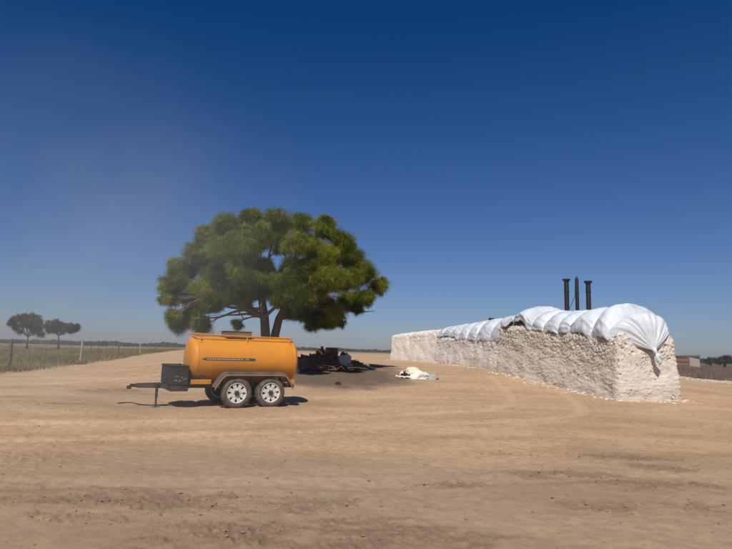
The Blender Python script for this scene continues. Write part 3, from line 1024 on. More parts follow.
def steel_post(px, top_py, depth, r_, cap_r, label, bot_z=None):
    p = at(px, top_py, depth)
    gz = ground_z(p.x, p.y)
    root = empty('steel_post', (p.x, p.y, gz))
    tag(root, label, 'post', 'dark steel posts behind the cotton')
    h = p.z - gz
    MB().lathe([(r_, 0), (r_, h - .12), (r_ * .96, h - .10)], 20).build('shaft', M_STEEL, root, True, 40)
    if cap_r:
        MB().lathe([(r_ * .9, h - .16), (cap_r * .75, h - .10), (cap_r, h - .07), (cap_r, h - .005), (cap_r * .9, h)], 20).build('cap', M_STEEL, root, True, 40)
    else:
        MB().lathe([(r_ * .94, h - .099), (r_ * .7, h - .03), (r_ * .2, h + .05)], 14).build('cap', M_STEEL, root, True, 40)
    MB().box((-.28, -.28, -.02), (.28, .28, .02)).build('base_plate', M_STEEL, root)
    for z in np.arange(.9, h - .3, 1.05):
        MB().lathe([(r_ + .012, z - .03), (r_ + .02, z), (r_ + .012, z + .03)], 20).build('band', M_STEEL, root, True)
    return root, h


steel_post(566.3, 279, 25.5, .105, .175, 'leftmost dark steel post with flat round cap behind the cotton')
rt, h = steel_post(576.6, 277.5, 26.3, .085, 0, 'slim middle dark post with pointed top and cable stay')
MB().tube([(-.10, -.06, h - .15), (-.13, -.08, h - .9), (-.42, -.08, h - 1.55)], .012, 5).build('cable', M_STEEL, rt, True)
steel_post(588.0, 281, 25.0, .105, .175, 'rightmost dark steel post with flat round cap, nearest the big puffed sheet')
p0, p1 = at(489.5, 320.2, 38), at(504, 319.6, 38)
root = empty('duct', (p0.x, p0.y, ground_z(p0.x, p0.y)))
tag(root, 'short dark horizontal duct showing above the middle white sheet', 'duct')
hz = p0.z - root.location.z
wd = p1.x - p0.x
MB().tube([(0, 0, hz), (wd, 0, hz)], .16, 14).build('pipe', M_STEEL, root, True, 40)
for x in (0, wd / 2, wd):
    MB().lathe([(.18, x - .03), (.18, x + .03)], 14, 'x', (0, 0, hz)).build('flange', M_STEEL, root)
for x in (.15, wd - .15):
    MB().box((x - .05, -.05, -.02), (x + .05, .05, hz - .12)).build('leg', M_STEEL, root)

# ------------------------------------------------------------------ trees
def leaf_mat(name, a, b_, trans=.35):
    m = bpy.data.materials.new(name); m.use_nodes = True
    n = m.node_tree; n.nodes.clear()
    out = nd(n, 'ShaderNodeOutputMaterial')
    vc = nd(n, 'ShaderNodeVertexColor', layer_name='tint')
    s = nd(n, 'ShaderNodeSeparateColor'); n.links.new(vc.outputs[0], s.inputs[0])
    mx = nd(n, 'ShaderNodeMix', data_type='RGBA'); mx.inputs['A'].default_value = (*a, 1); mx.inputs['B'].default_value = (*b_, 1)
    n.links.new(s.outputs[0], mx.inputs['Factor'])
    d = nd(n, 'ShaderNodeBsdfDiffuse'); t = nd(n, 'ShaderNodeBsdfTranslucent')
    n.links.new(mx.outputs['Result'], d.inputs[0]); n.links.new(mx.outputs['Result'], t.inputs[0])
    ms = nd(n, 'ShaderNodeMixShader'); ms.inputs[0].default_value = trans
    n.links.new(d.outputs[0], ms.inputs[1]); n.links.new(t.outputs[0], ms.inputs[2]); n.links.new(ms.outputs[0], out.inputs[0])
    return m


def blades(clumps, per, length, width, droop, seed, fuzz=.55, shell=.55, out=.8):
    """clumps: (centre, radius, squash). Narrow leaf-sprays pointing outwards and hanging."""
    rg = np.random.default_rng(seed)
    Vs, tint = [], []
    for c, r_, sq in clumps:
        N = int(per * (r_ ** 2))
        # sub-tufts within each clump
        nt_ = max(6, int(N / 30))
        d = rg.normal(size=(nt_, 3)); d /= np.linalg.norm(d, axis=1)[:, None]
        rad_ = r_ * (shell + (1 - shell) * rg.random(nt_)) * (.75 + .5 * rg.random(nt_) ** 2)
        tc_ = d * rad_[:, None]
        td_ = d * out + rg.normal(size=(nt_, 3)) * .45
        k = rg.integers(0, nt_, N)
        p = tc_[k] + rg.normal(size=(N, 3)) * r_ * .15
        dirv = td_[k] + rg.normal(size=(N, 3)) * fuzz + np.array([0, 0, -droop])
        dirv /= np.linalg.norm(dirv, axis=1)[:, None]
        p[:, 2] *= sq
        p += np.asarray(c)
        side = np.cross(dirv, rg.normal(size=(N, 3))); side /= np.linalg.norm(side, axis=1)[:, None] + 1e-9
        ln = length * (.5 + rg.random(N))[:, None]; wd = width * (.6 + .8 * rg.random(N))[:, None]
        tip = p + dirv * ln + np.array([0, 0, -.12]) * ln
        Vs.append(np.stack([p + side * wd * .5, tip, p - side * wd * .5], 1).reshape(-1, 3))
        tt = np.clip(.45 + .18 * rg.normal(size=nt_)[k] + .12 * rg.normal(size=N) + .22 * rg.normal(), 0, 1)
        tint.append(np.repeat(tt, 3))
    V = np.concatenate(Vs)
    F = np.arange(len(V)).reshape(-1, 3)
    return V, F, np.concatenate(tint)


M_BARK = dusty('bark', (0.10, 0.072, 0.05), dust=(0.22, 0.16, 0.11), amount=.8, rough=.95, scale=7, bump=.9)
M_LEAF = leaf_mat('feathery_leaf', (0.058, 0.080, 0.010), (0.30, 0.325, 0.032), .30)
M_LEAFG = leaf_mat('dry_leaf', (0.045, 0.043, 0.024), (0.10, 0.092, 0.05), .3)
M_LEAFD = leaf_mat('bush_leaf', (0.05, 0.065, 0.025), (0.11, 0.13, 0.05), .3)


def limb_path(a, b_, seed, sag=.12, n_=9, up=.15):
    rn = random.Random(seed)
    a, b_ = Vector(a), Vector(b_)
    L = (b_ - a).length
    pts = []
    ox, oy, oz = [rn.uniform(-1, 1) * sag * L for _ in range(3)]
    for k in range(n_ + 1):
        t = k / n_
        s = math.sin(math.pi * t)
        pts.append(a.lerp(b_, t) + Vector((ox * s, oy * s, up * L * s + oz * s * .5)) + Vector([rn.uniform(-1, 1) * .025 * L * s for _ in range(3)]))
    return pts


def tapered(pts, r0, r1):
    n_ = len(pts) - 1
    return [r0 + (r1 - r0) * (k / n_) ** .8 for k in range(n_ + 1)]


TD = 25.5                                                    # depth of the big tree
CL = []
rn = random.Random(3)
m_px = F_PX / TD


def cl(px, py, rpx, off, sq=.8):
    p = at(px, py, TD + off)
    CL.append((p, .95 * rpx / F_PX * (TD + off), sq))


for px, py, r_ in [(172, 285, 13), (184, 270, 15), (199, 253, 15), (211, 236, 14), (228, 224, 14), (252, 219, 13), (276, 219, 13), (300, 223, 13), (325, 227, 13),
                   (342, 241, 13), (352, 258, 14), (366, 271, 12), (379, 285, 10), (366, 297, 10), (347, 300, 12), (170, 298, 9), (194, 297, 12)]:
    cl(px, py, r_, rn.uniform(-1.2, 1.2))
for px, py, r_ in [(180, 321, 13), (203, 325, 10), (195, 309, 11), (215, 305, 9), (172, 316, 6), (237, 324, 5), (316, 319, 10), (300, 311, 10), (335, 311, 10), (322, 303, 11), (290, 303, 9)]:
    cl(px, py, r_, rn.uniform(-1.5, .8), .9)
INNER = [(224, 250, 17), (243, 245, 16), (258, 235, 14), (298, 243, 15), (322, 254, 16), (331, 277, 16), (306, 271, 17), (287, 286, 14), (247, 279, 15),
         (221, 275, 17), (208, 289, 14), (234, 294, 12), (298, 297, 13), (351, 279, 13), (240, 262, 14), (318, 288, 12)]
for px, py, r_ in INNER:
    dome = math.sqrt(max(0.05, 1 - ((px - 275) / 118) ** 2))
    cl(px, py, r_, -3.2 * dome * rn.uniform(.55, 1.05))
for px, py, r_ in INNER:
    dome = math.sqrt(max(0.05, 1 - ((px - 275) / 118) ** 2))
    if not (255 < px < 292 and 250 < py < 282):
        cl(px + rn.uniform(-8, 8), py + rn.uniform(-10, 6), r_ * .95, 3.2 * dome * rn.uniform(.5, 1.05))
for px, py, r_, o_ in [(263, 264, 10, -1.9), (272, 281, 11, -2.0), (262, 292, 9, -1.4), (290, 262, 9, -.6), (252, 292, 10, -1.6), (245, 304, 7, -1.0), (291, 314, 8, -.8),
                      (283, 247, 9, .5), (276, 236, 11, .8), (280, 296, 11, -1.8), (285, 275, 11, 2.2), (262, 270, 12, 2.6), (312, 324, 7, -.6), (330, 322, 7, -.4), (358, 308, 6, -.8), (340, 322, 5, 0)]:
    cl(px, py, r_, o_)
tbp = at(270, 366, TD)
tb_ = Vector((tbp.x, TD, ground_z(tbp.x, TD)))
tree = empty('tree', tb_)
tag(tree, 'large feathery green tree with forked trunk behind the orange tank trailer', 'tree')


def loc(p):
    return Vector(p) - tb_


# two stems from one foot
f1 = [loc(tb_ + Vector((-.05, 0, -.15))), loc(at(266.5, 352, TD)), loc(at(265.5, 335, TD)), loc(at(264.5, 318, TD)), loc(at(262, 300, TD - .1)), loc(at(259, 283, TD - .1))]
f2 = [loc(tb_ + Vector((.12, .05, -.15))), loc(at(274.5, 352, TD + .1)), loc(at(275, 335, TD + .2)), loc(at(279, 319, TD + .3)), loc(at(287, 303, TD + .3)), loc(at(296, 288, TD + .3))]
trk = MB()
trk.tube(f1, [.34, .235, .215, .20, .17, .12], 14)
trk.tube(f2, [.32, .215, .195, .18, .15, .11], 14)
tk = trk.build('trunk', M_BARK, tree, True)
forks = [f1[3], f1[4], f1[5], f2[3], f2[4], f2[5]]
for k, (c, r_, sq) in enumerate(CL):
    e = loc(c)
    fk = min(forks, key=lambda q_: (q_ - e).length + (0 if q_.z < e.z else 1.0))
    pts = limb_path(fk, e, 100 + k, .10, 9, .10 if e.z > fk.z else .16)
    r0 = .05 + .012 * (e - fk).length
    mb = MB(); mb.tube(pts, tapered(pts, min(.11, r0), .014), 7)
    rn2 = random.Random(k)
    for j in range(7):                                       # twigs inside the clump
        d = Vector([rn2.gauss(0, 1) for _ in range(3)]).normalized()
        tp = limb_path(pts[rn2.randint(5, 9)], e + d * r_ * .95, k * 9 + j, .1, 4, .05)
        mb.tube(tp, tapered(tp, .016, .004), 4, False)
    mb.build('limb', M_BARK, tree, True)
# two bare low limbs that show against the sky
for pts, r0 in (([(263, 309, 0), (250, 309, -.4), (234, 312, -.8), (220, 317, -1.0), (206, 318, -1.1), (192, 318, -1.1)], .085),
                ([(283, 311, .3), (300, 310, -.5), (322, 309, -.8), (340, 309, -.8), (356, 312, -.8), (374, 311, -.6)], .075),
                ([(238, 311, -.7), (243, 318, -.7), (241, 323, -.8)], .03)):
    q_ = [loc(at(a, b_, TD + o_)) for a, b_, o_ in pts]
    q_ = [Vector(t) for t in poly([tuple(t) for t in q_], 4)]
    MB().tube(q_, tapered(q_, r0, .018), 8).build('limb', M_BARK, tree, True)
LC = []
rnx = random.Random(55)
for c, r_, sq in CL:
    LC.append((loc(c), r_ * 1.04, sq))
    for _ in range(4):                                       # smaller sprays break up the outline
        d = Vector([rnx.gauss(0, 1) for _ in range(3)]).normalized()
        d.z *= .7
        LC.append((loc(c) + d * r_ * rnx.uniform(.75, 1.1), r_ * rnx.uniform(.32, .55), .9))
V, F, T = blades(LC, 21000, .20, .0135, .34, 77, .60, .38, .55)
cr = mesh('crown', V, F, M_LEAF, tree)
fcol(cr, 'tint', np.stack([T, T, T], 1))


M_BARKD = dusty('dark_bark', (0.055, 0.042, 0.032), dust=(0.10, 0.08, 0.06), amount=.6, rough=.95, scale=2)


def small_tree(name, px, base_py, depth, clumps, label, cat, mat, per, ln, wd, gz=None, trunk_r=.2, lean=0, group=None, fork_py=None):
    b_ = at(px, base_py, depth)
    gz = ground_z(b_.x, depth) if gz is None else gz
    root_p = Vector((b_.x, depth, gz))
    root = empty(name, root_p)
    tag(root, label, cat, group)
    fk = at(px + lean, fork_py, depth) - root_p
    mb = MB()
    q_ = [Vector((0, 0, -.2)), fk * .5 + Vector((.05, 0, 0)), fk]
    mb.tube(q_, [trunk_r, trunk_r * .8, trunk_r * .65], 8)
    rn2 = random.Random(px)
    cc = []
    for k, (cx_, cy_, rp) in enumerate(clumps):
        c_ = at(cx_, cy_, depth + rn2.uniform(-1.5, 1.5)) - root_p
        r_ = rp / F_PX * depth
        cc.append((c_, r_, .75))
        pts = limb_path(fk, c_, k + px, .06, 6, .05)
        mb.tube(pts, tapered(pts, trunk_r * .45, trunk_r * .08), 5, False)
    mb.build('trunk', M_BARKD, root, True)
    V, F, T = blades(cc, per, ln, wd, .1, int(px * 2), .7, .4)
    o = mesh('crown', V, F, mat, root)
    fcol(o, 'tint', np.stack([T, T, T], 1))
    return root


small_tree('tree', 27, 344, 120, [(13, 322, 4.5), (19, 318, 5), (26, 317, 5), (33, 318, 5), (38, 322, 4.5), (16, 327, 4), (24, 324, 4.5), (32, 325, 5), (38, 329, 4.5), (40, 334, 3.5), (35, 331, 4), (20, 331, 2.5)],
           'grey feathery thorn tree, leftmost of two beyond the fence', 'tree', M_LEAFG, 700, .75, .10, 0, .24, 1, None, 337)
small_tree('tree', 58.5, 345, 125, [(48, 327, 4.5), (52, 324, 4.5), (57, 323, 4.5), (62, 326, 4.5), (66, 328, 4), (71, 326, 4), (76, 327, 3.5), (55, 329, 4), (50, 330, 3), (69, 330, 3), (74, 331, 2.5), (62, 331, 2.5)],
           'olive green spreading tree, right of the grey thorn tree beyond the fence', 'tree', M_LEAFD, 1100, .65, .12, 0, .24, 0, None, 336)
small_tree('tree', 710, 361, 150, [(706, 361, 2.4), (710, 359.8, 2.4), (714, 360.3, 2.4), (709, 361.5, 2.4), (717, 361, 2.2)],
           'small dark bushy tree right beside the brown shed', 'tree', M_LEAFD, 1000, .7, .13, 0, .2, 0, None, 361)
small_tree('tree', 724, 361, 140, [(718, 361, 2.4), (722, 359, 2.8), (727, 358, 2.8), (731, 359, 2.8), (725, 361, 2.8), (735, 360.5, 2.8), (720, 361.5, 2.4)],
           'wide green bushy tree at the right edge of the photo', 'tree', M_LEAFD, 1000, .7, .13, 0, .35, 0, None, 360.5)

# distant woods on the horizon
rg = np.random.default_rng(8)
Vs, Ts = [], []
NW = 1500
az = np.radians(rg.uniform(-42, 42, NW)); dist = rg.uniform(420, 640, NW)
hh = 1.9 + 1.6 * rg.random(NW) + 1.5 * np.clip(perlin(az * 22, az * 0, seed=2), -1, 1)
az_deg = np.degrees(az)
for k in range(NW):
    m_ = 46
    c = np.array([dist[k] * math.sin(az[k]), dist[k] * math.cos(az[k]), 0])
    rad_ = rg.uniform(2.2, 4.5)
    d = rg.normal(size=(m_, 3)); d /= np.linalg.norm(d, axis=1)[:, None]
    p = c + d * np.array([rad_, rad_, hh[k] * .5]) * (.6 + .4 * rg.random((m_, 1))) + np.array([0, 0, hh[k] * .5])
    a_ = rg.normal(size=(m_, 3)) * .55; b_ = rg.normal(size=(m_, 3)) * .55
    Vs.append(np.stack([p - a_, p + b_, p + a_, p - b_], 1).reshape(-1, 3))
    Ts.append(np.full(m_ * 4, rg.random()))
V = np.concatenate(Vs); T = np.concatenate(Ts)
o = mesh('distant_woods', V, np.arange(len(V)).reshape(-1, 4), leaf_mat('far_leaf', (0.035, 0.042, 0.022), (0.075, 0.075, 0.045), .2))
fcol(o, 'tint', np.stack([T, T, T], 1))
tag(o, 'low dark belt of distant scrub woodland along the horizon', 'woodland', kind='stuff')

# ------------------------------------------------------------------ fence and grass on the left
M_POST = dusty('weathered_post', (0.085, 0.065, 0.048), amount=.5, rough=.95, scale=5, bump=.6)
M_CONC = dusty('pale_post', (0.34, 0.31, 0.26), amount=.4, rough=.95, scale=5)
M_WIRE = dusty('fence_wire', (0.20, 0.18, 0.16), amount=.3, rough=.5, metal=.6)
fp = empty('fence', (fence_x(30), 30, 0))
tag(fp, 'wire fence with dark and pale posts running away beside the grass', 'fence')
ox, oy = fence_x(30), 30
posts = [14.5, 30, 44.8, 60.5, 76, 91.5, 107, 122.5, 138]
rnf = random.Random(12)
tops = {}
for i, y in enumerate(posts):
    x = fence_x(y)
    lx_, ly_ = x - ox, y - oy
    hgt = [1.65, 1.68, 1.85, 1.7, 1.75, 1.7, 1.75, 1.7, 1.7][i]
    rad0 = .10 if i in (1, 0) else .085
    ln_ = rnf.uniform(-.05, .05)
    v = []
    mb = MB()
    if i == 2:
        mb.tube([(lx_, ly_, -.2), (lx_ + .01, ly_, .25), (lx_ + .02, ly_, .26), (lx_ + .03, ly_, hgt)], [.16, .14, .085, .075], 8)
    else:
        mb.tube([(lx_, ly_, -.2), (lx_ + ln_ * .4 + .01, ly_ + .01, hgt * .4), (lx_ + ln_ * .8, ly_ - .01, hgt * .8), (lx_ + ln_, ly_, hgt)], [rad0, rad0 * 1.02, rad0 * .9, rad0 * .85], 8)
    mb.build('post', M_CONC if i in (2, 4) else M_POST, fp, True, 40)
for i in range(len(posts) - 1):
    for k in range(1, 5):
        y = posts[i] + (posts[i + 1] - posts[i]) * k / 5
        lx_, ly_ = fence_x(y) - ox, y - oy
        s_ = rnf.uniform(-.04, .04)
        MB().box((lx_ - .022 + s_ * 0, ly_ - .018, .12), (lx_ + .022, ly_ + .018, 1.38 + s_)).build('dropper', M_POST, fp)
for z in (.35, .62, .88, 1.12, 1.34):
    pts = []
    for i in range(len(posts) - 1):
        for k in range(6):
            y = posts[i] + (posts[i + 1] - posts[i]) * k / 6
            sag = .03 * math.sin(math.pi * k / 6)
            pts.append((fence_x(y) - ox - .09, y - oy, z - sag))
    MB().tube(pts, .006, 4).build('wire', M_WIRE, fp)


def grass(N, xf, yf, hmin, hmax, wd, name, mat, label, cat, seed, per=7, spread=.22):
    rg = np.random.default_rng(seed)
    x, y = xf(rg, N), yf(rg, N)
    x = xf(rg, N, y) if xf.__code__.co_argcount == 3 else x
    dens = fbm(x * .12, y * .10, oct=3, seed=seed) + .25 * rg.normal(size=N)
    keep = dens > -.35
    x, y, dens = x[keep], y[keep], dens[keep]
    N = len(x)
    z = gz_many(x, y) - .02
    h = hmin + (hmax - hmin) * np.clip(.4 + .5 * dens + .25 * rg.random(N), 0, 1)
    Vs = []
    bx = (x[:, None] + rg.normal(0, spread, (N, per))); by = (y[:, None] + rg.normal(0, spread, (N, per)))
    hh = h[:, None] * (.6 + .6 * rg.random((N, per)))
    a = rg.random((N, per)) * 6.28
    ux, uy = np.cos(a) * wd, np.sin(a) * wd
    lx_, ly_ = rg.normal(0, .35, (N, per)) * hh, rg.normal(0, .35, (N, per)) * hh
    zz = np.repeat(z[:, None], per, 1)
    P = np.stack([np.stack([bx - ux, by - uy, zz], -1), np.stack([bx + ux, by + uy, zz], -1), np.stack([bx + lx_, by + ly_, zz + hh], -1)], 2).reshape(-1, 3)
    T = np.repeat(np.repeat(np.clip(.6 + .75 * perlin(x * .22, y * .13, seed=seed + 1) + .15 * rg.normal(size=N), 0, 1), per), 3)
    o = mesh(name, P, np.arange(len(P)).reshape(-1, 3), mat)
    fcol(o, 'tint', np.stack([T, T, T], 1))
    return tag(o, label, cat, kind='stuff')


M_GRASS = leaf_mat('field_grass', (0.095, 0.098, 0.032), (0.34, 0.26, 0.135), .25)


def gx_left(rg, N, y=None):
    return np.zeros(N) if y is None else fence_x(y) + 0.9 + 0.9 * perlin(y * .35, y * 0 + 2.5, seed=12) - np.abs(rg.uniform(0, 1, N)) ** 1.3 * (12 + .42 * y)


def gy_left(rg, N):
    return 13 + 160 * rg.random(N) ** 1.7


grass(15000, gx_left, gy_left, .10, .55, .016, 'grass', M_GRASS, 'tall dry green grass growing behind the wire fence', 'grass', 3)
M_STALK = leaf_mat('cotton_stalk', (0.13, 0.088, 0.068), (0.27, 0.20, 0.16), .1)


def gx_r(rg, N, y=None):
    return np.zeros(N) if y is None else np.maximum(15, .30 * y + 6) + rg.random(N) * (20 + .55 * y)


def gy_r(rg, N):
    return 45 + 120 * rg.random(N) ** 1.6


grass(15000, gx_r, gy_r, .20, .55, .02, 'cotton_stubble', M_STALK, 'dark brown standing cotton stalks in the field on the right', 'stubble', 4, 6, .16)

# brown plank shed beyond the stubble
SD = 118.0
a, b_ = at(676, 361, SD), at(694, 361, SD - 2)
root = empty('shed', (a.x, SD, 0), R(-28)); root.scale = (.9, .9, .84)
tag(root, 'low brown plank shed beyond the stubble field behind the cotton', 'shed')
M_PLK = dusty('shed_plank', (0.13, 0.065, 0.04), amount=.35, dust=(.20, .12, .08), rough=.9, scale=2)
M_PLK2 = dusty('shed_plank_pale', (0.20, 0.115, 0.075), amount=.4, rough=.9, scale=2)
M_ROOF = dusty('shed_roof', (0.075, 0.06, 0.055), amount=.3, rough=.9, scale=2)
wl = b_.x - a.x
wd2 = 2.2
hgt = 2.75
for k in range(5):
    z0 = .15 + k * .52
    MB().box((0, -.04, z0), (wl, .04, z0 + .47)).build('plank', (M_PLK, M_PLK2)[k % 2], root)
MB().box((wl - .02, -.07, 0), (wl + .16, .11, hgt)).build('post', M_PLK2, root)
v = [(wl + .16, .0, 0), (wl + wd2, .5, 0), (wl + wd2, .5, hgt), (wl + .16, 0, hgt), (wl + .16, .1, 0), (wl + wd2, .6, 0), (wl + wd2, .6, hgt), (wl + .16, .1, hgt)]
mesh('end_wall', v, [(0, 1, 2, 3), (4, 7, 6, 5), (0, 4, 5, 1), (2, 6, 7, 3), (1, 5, 6, 2), (0, 3, 7, 4)], dusty('shed_end', (.33, .30, .25), amount=.4), root)
MB().box((-.1, 3.9, 0), (wl + wd2, 4.0, hgt)).build('back_wall', M_PLK, root)
MB().box((-.15, .05, 0), (-.05, 3.9, hgt)).build('side_wall', M_PLK, root)
v = [(-.3, -.3, hgt + .02), (wl + wd2 + .2, .1, hgt + .02), (wl + wd2 + .2, 4.2, hgt + .02), (-.3, 4.2, hgt + .02), (-.3, 1.9, hgt + .25), (wl + wd2 + .2, 2.1, hgt + .55)]
mesh('roof', v, [(0, 1, 5, 4), (3, 4, 5, 2), (1, 2, 5), (0, 4, 3), (0, 3, 2, 1)], M_ROOF, root)

# ------------------------------------------------------------------ scrap and sacks under the tree
M_RUST = dusty('rust', (0.17, 0.06, 0.035), dust=(.26, .13, .08), amount=.7, rough=.9, scale=5, bump=.6)
M_SACK = dusty('white_sack', (0.74, 0.74, 0.68), dust=(.45, .40, .28), amount=.4, rough=.7, scale=4)
M_SACKY = dusty('yellow_liner', (0.68, 0.64, 0.36), dust=(.68, .67, .60), amount=.6, rough=.6, scale=3)
M_SACKG = dusty('grey_sack', (0.36, 0.38, 0.40), dust=(.30, .25, .20), amount=.5, rough=.8, scale=4)
M_DARKC = dusty('black_lump', (0.018, 0.016, 0.015), dust=(.08, .06, .045), amount=.5, rough=.85, scale=4, spec=.1)
M_HEAP = dusty('burnt_rubbish', (0.075, 0.048, 0.034), dust=(.19, .13, .09), amount=.8, rough=.95, scale=3, spec=.05, bump=.8)


def lump(name, centre, rx, ry, rz_, mat, seed, rough=.25, nu=26, nv=14, parent=None, freq=2.2, hollow=None):
    """crumpled closed bag or heap resting on the ground"""
    V, F = [], []
    for j in range(nv + 1):
        ph = (j / nv) * math.pi * .5
        for i in range(nu):
            t = 2 * math.pi * i / nu
            V.append((math.cos(t) * math.cos(ph), math.sin(t) * math.cos(ph), math.sin(ph)))
    P = np.array(V)
    dsp = 1 + rough * fbm(P[:, 0] * freq + seed, P[:, 1] * freq, P[:, 2] * freq, oct=4, seed=seed) - rough * .6 * np.abs(perlin(P[:, 0] * freq * 2 + seed, P[:, 1] * freq * 2, P[:, 2] * freq * 2, seed=seed + 3))
    P = P * dsp[:, None] * np.array([rx, ry, rz_])
    P[:nu, 2] = -.06
    for j in range(nv):
        for i in range(nu):
            F.append((j * nu + i, j * nu + (i + 1) % nu, (j + 1) * nu + (i + 1) % nu, (j + 1) * nu + i))
    return mesh(name, P, F, mat, parent, True, centre)


# heap of dark rubbish and dead branches
hp = at(320, 368, 26.5)
hc = Vector((hp.x, 26.5, ground_z(hp.x, 26.5)))
heap = empty('debris_heap', hc)
tag(heap, 'dark heap of dead branches and rubbish on the ground beneath the tree', 'debris')
lump('mound', (0, 0, 0), 1.8, 1.2, .56, M_HEAP, 5, .34, 84, 34, heap, 6.0)
lump('mound', (-1.2, -.6, 0), 1.0, .9, .36, dusty('ash_soil', (.06, .05, .04), amount=.6, dust=(.16, .12, .09)), 8, .5, 44, 20, heap, 3.0)
lump('mound', (1.35, .3, 0), .85, .7, .34, M_HEAP, 9, .34, 54, 24, heap, 6.0)
rb = random.Random(31)
for k in range(120):
    x, y = rb.gauss(-.1, 1.1), rb.gauss(-.3, .7)
    a_ = rb.uniform(0, 6.28); L = rb.uniform(.3, 1.0)
    z0 = max(0.02, .36 * (1 - (x / 1.9) ** 2 - (y / 1.3) ** 2)) + rb.uniform(0, .08)
    pts = [(x, y, z0), (x + math.cos(a_) * L * .5, y + math.sin(a_) * L * .5, z0 + rb.uniform(0, .12)), (x + math.cos(a_) * L, y + math.sin(a_) * L, z0 + rb.uniform(-.1, .18))]
    pts = [(p_[0], p_[1], max(.01, p_[2])) for p_ in pts]
    MB().tube(pts, [.02, .014, .005], 5, False).build('branch', M_BARK, heap, True)
# rusty drums / engine block
D2 = 27.6
p = at(320.5, 361, D2); g = ground_z(p.x, D2)
eng = empty('scrap_engine', (p.x, D2, g - .14), R(12)); tag(eng, 'rusty brown scrap engine block standing behind the debris heap', 'scrap')
mb = MB(); mb.box((-.22, -.25, -.02), (.20, .25, .66), .03); mb.build('block', M_RUST, eng)
MB().lathe([(.20, -.26), (.22, -.20), (.22, .20), (.20, .26)], 18, 'y', (-.02, 0, .72)).build('drum', M_RUST, eng, True, 40)
MB().lathe([(.06, .6), (.06, .98), (.08, 1.0), (.08, 1.04)], 10, 'z', (.06, 0.05, 0)).build('stub_pipe', M_RUST, eng, True, 40)
MB().box((-.32, -.2, .32), (-.225, .2, .64), .02).build('bracket', M_RUST, eng)
p = at(331.5, 361, D2 - .2); g = ground_z(p.x, D2 - .2)
dr = empty('scrap_drum', (p.x, D2 - .2, g - .14), R(-8)); tag(dr, 'rusty red brown drum lying on a stand left of the grey sack', 'drum')
MB().lathe([(.20, -.29), (.235, -.28), (.235, -.10), (.25, -.09), (.235, -.08), (.235, .09), (.25, .10), (.235, .11), (.235, .28), (.20, .29)], 22, 'x', (0, 0, .78)).build('shell', M_RUST, dr, True, 40)
for x in (-.2, .2):
    MB().box((x - .04, -.2, -.03), (x + .04, .2, .62)).build('stand', M_RUST, dr)
p = at(344.5, 366, 26.2); g = ground_z(p.x, 26.2)
o = lump('grey_sack', (p.x, 26.0, g + .22), .36, .30, .58, M_SACKG, 14, .30, 30, 16, None, 2.6); tag(o, 'crumpled grey sack leaning on the debris heap beside the rusty drum', 'sack')
p = at(343, 358, 26.1)
o2 = lump('black_bundle', (p.x, 25.95, g + .66), .13, .12, .15, M_DARKC, 15, .3, 16, 8); tag(o2, 'small black bundle sitting on top of the grey sack', 'bundle')
p = at(365, 366, 27.5); g = ground_z(p.x, 27.5)
o = lump('pale_bundle', (p.x, 27.5, g), .26, .2, .17, dusty('pale_cloth', (.50, .40, .34), amount=.4), 16, .35); tag(o, 'small pale bundle on the shaded ground right of the heap', 'bundle')
p = at(297, 366, 25); g = ground_z(p.x, 25)
o = lump('grey_bundle', (p.x, 25, g), .15, .2, .26, M_SACKG, 17, .35); tag(o, 'small grey bundle just behind the rear of the tank', 'bundle')
p = gpt(338, 384.5, 22); 
o = lump('dark_stone', (p.x, p.y, ground_z(p.x, p.y)), .12, .1, .10, M_DARKC, 18, .35, 16, 8); tag(o, 'small dark lump alone on the litter below the heap', 'lump')

# big open white sack: an outer crumpled body and a mouth, its inner shade a solid black lump
p = gpt(414, 378, 25)
g = ground_z(p.x, p.y)
sk = empty('white_sack', (p.x, p.y, g), R(5)); tag(sk, 'large crumpled white sack with yellow lining lying open on the dirt', 'sack')
lump('body', (.14, .05, 0), .62, .36, .36, M_SACK, 23, .26, 48, 22, sk, 1.7)
lump('lining', (-.02, .22, 0), .44, .26, .46, M_SACKY, 25, .26, 40, 18, sk, 1.7)


def shell(name, centre, rx, ry, rz_, t0, t1, mat, seed, parent):
    nu, nv = 40, 16
    V = []
    for j in range(nv + 1):
        ph = j / nv * math.pi * .5
        for i in range(nu + 1):
            t = t0 + (t1 - t0) * i / nu * (1 - .0 * j)
            V.append((math.cos(t) * math.cos(ph), math.sin(t) * math.cos(ph), math.sin(ph)))
    P = np.array(V)
    k = 1 + .22 * fbm(P[:, 0] * 2.5 + seed, P[:, 1] * 2.5, P[:, 2] * 2.5, oct=4, seed=seed)
    P = P * k[:, None] * np.array([rx, ry, rz_])
    F = [(j * (nu + 1) + i, j * (nu + 1) + i + 1, (j + 1) * (nu + 1) + i + 1, (j + 1) * (nu + 1) + i) for j in range(nv) for i in range(nu)]
    o = mesh(name, P, F, mat, parent, True, centre)
    so = o.modifiers.new('thickness', 'SOLIDIFY'); so.thickness = .02
    return o


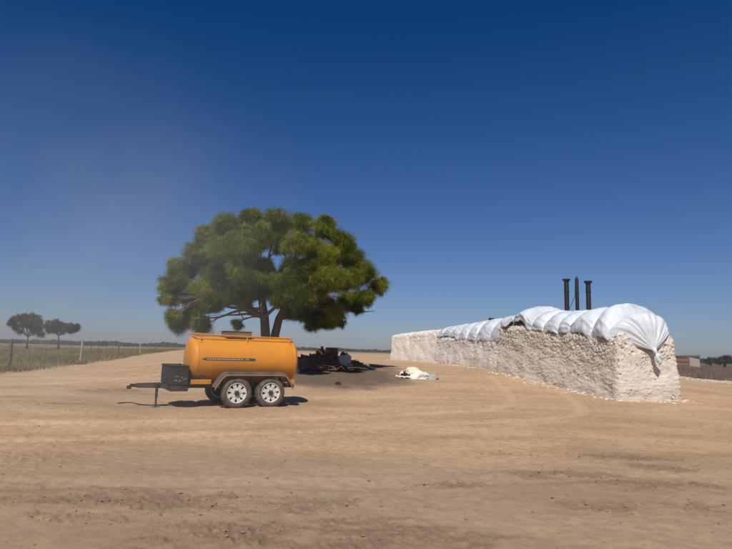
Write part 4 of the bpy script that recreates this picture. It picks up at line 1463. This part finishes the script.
shell('flap', (-.28, .06, 0), .40, .34, .34, R(-62), R(208), M_SACKY, 25, sk)
lump('mouth', (-.30, -.03, 0), .30, .22, .22, M_DARKC, 26, .25, 26, 12, sk, 2.6)
pts = []
for k in range(19):
    t = R(170) + R(135) * k / 18
    pts.append((-.26 + .50 * math.cos(t), .06 + .34 * math.sin(t), .045 + .02 * math.sin(k * 1.7)))
MB().tube(pts, [.04 + .015 * math.sin(k * 2.1) for k in range(19)], 8).build('rim', M_SACK, sk, True)
lump('fold', (.0, -.28, 0), .20, .12, .13, M_SACK, 29, .35, 24, 10, sk, 3.0)
p = gpt(432.5, 379, 25); g = ground_z(p.x, p.y)
o = lump('scrap_cloth', (p.x, p.y, g), .24, .18, .20, M_SACKG, 19, .5, 26, 12, None, 3.2); tag(o, 'small heap of grey scrap cloth right beside the white sack', 'scrap')

# ------------------------------------------------------------------ air: dusty haze and the drifting dust plume
hv = MB().box((-900, -60, -1.2), (900, 900, 9.8)).build('haze', None)
tag(hv, 'thin even dust haze in the air over the whole place', 'haze', kind='stuff')
m = bpy.data.materials.new('haze_air'); m.use_nodes = True
n = m.node_tree; n.nodes.clear()
out = nd(n, 'ShaderNodeOutputMaterial')
pv = nd(n, 'ShaderNodeVolumePrincipled', Density=0.0005)
pv.inputs['Color'].default_value = (0.86, 0.88, 0.92, 1)
pv.inputs['Anisotropy'].default_value = 0.2
n.links.new(pv.outputs[0], out.inputs['Volume'])
hv.data.materials.append(m)
dc = at(88, 275, 13.0)
DUST = (6.0, 4.0, 6.4)
mb = MB()
mb.lathe([(math.cos(t) * 1.0, math.sin(t)) for t in np.linspace(-1.5, 1.5, 13)], 24)
du = mb.build('dust_cloud', None)
du.location = dc; du.scale = DUST
tag(du, 'drifting veil of pale dust left of and before the tree', 'dust', kind='stuff')
m = bpy.data.materials.new('dust_air'); m.use_nodes = True
n = m.node_tree; n.nodes.clear()
out = nd(n, 'ShaderNodeOutputMaterial')
tc = nd(n, 'ShaderNodeTexCoord')
gr = nd(n, 'ShaderNodeTexGradient', gradient_type='SPHERICAL'); n.links.new(tc.outputs['Object'], gr.inputs[0])
ns = nd(n, 'ShaderNodeTexNoise', Scale=2.3, Detail=5.0, Roughness=0.55); n.links.new(tc.outputs['Object'], ns.inputs['Vector'])
rp = ramp_node(n, ns.outputs['Fac'], [(0.34, (0, 0, 0)), (0.66, (1, 1, 1))])
m1 = nd(n, 'ShaderNodeMath', operation='MULTIPLY'); n.links.new(gr.outputs['Fac'], m1.inputs[0]); n.links.new(rp.outputs[0], m1.inputs[1])
m2 = nd(n, 'ShaderNodeMath', operation='MULTIPLY'); n.links.new(m1.outputs[0], m2.inputs[0]); m2.inputs[1].default_value = 0.085
pv = nd(n, 'ShaderNodeVolumePrincipled')
pv.inputs['Color'].default_value = (0.70, 0.78, 0.80, 1)
n.links.new(m2.outputs[0], pv.inputs['Density'])
n.links.new(pv.outputs[0], out.inputs['Volume'])
du.data.materials.append(m)
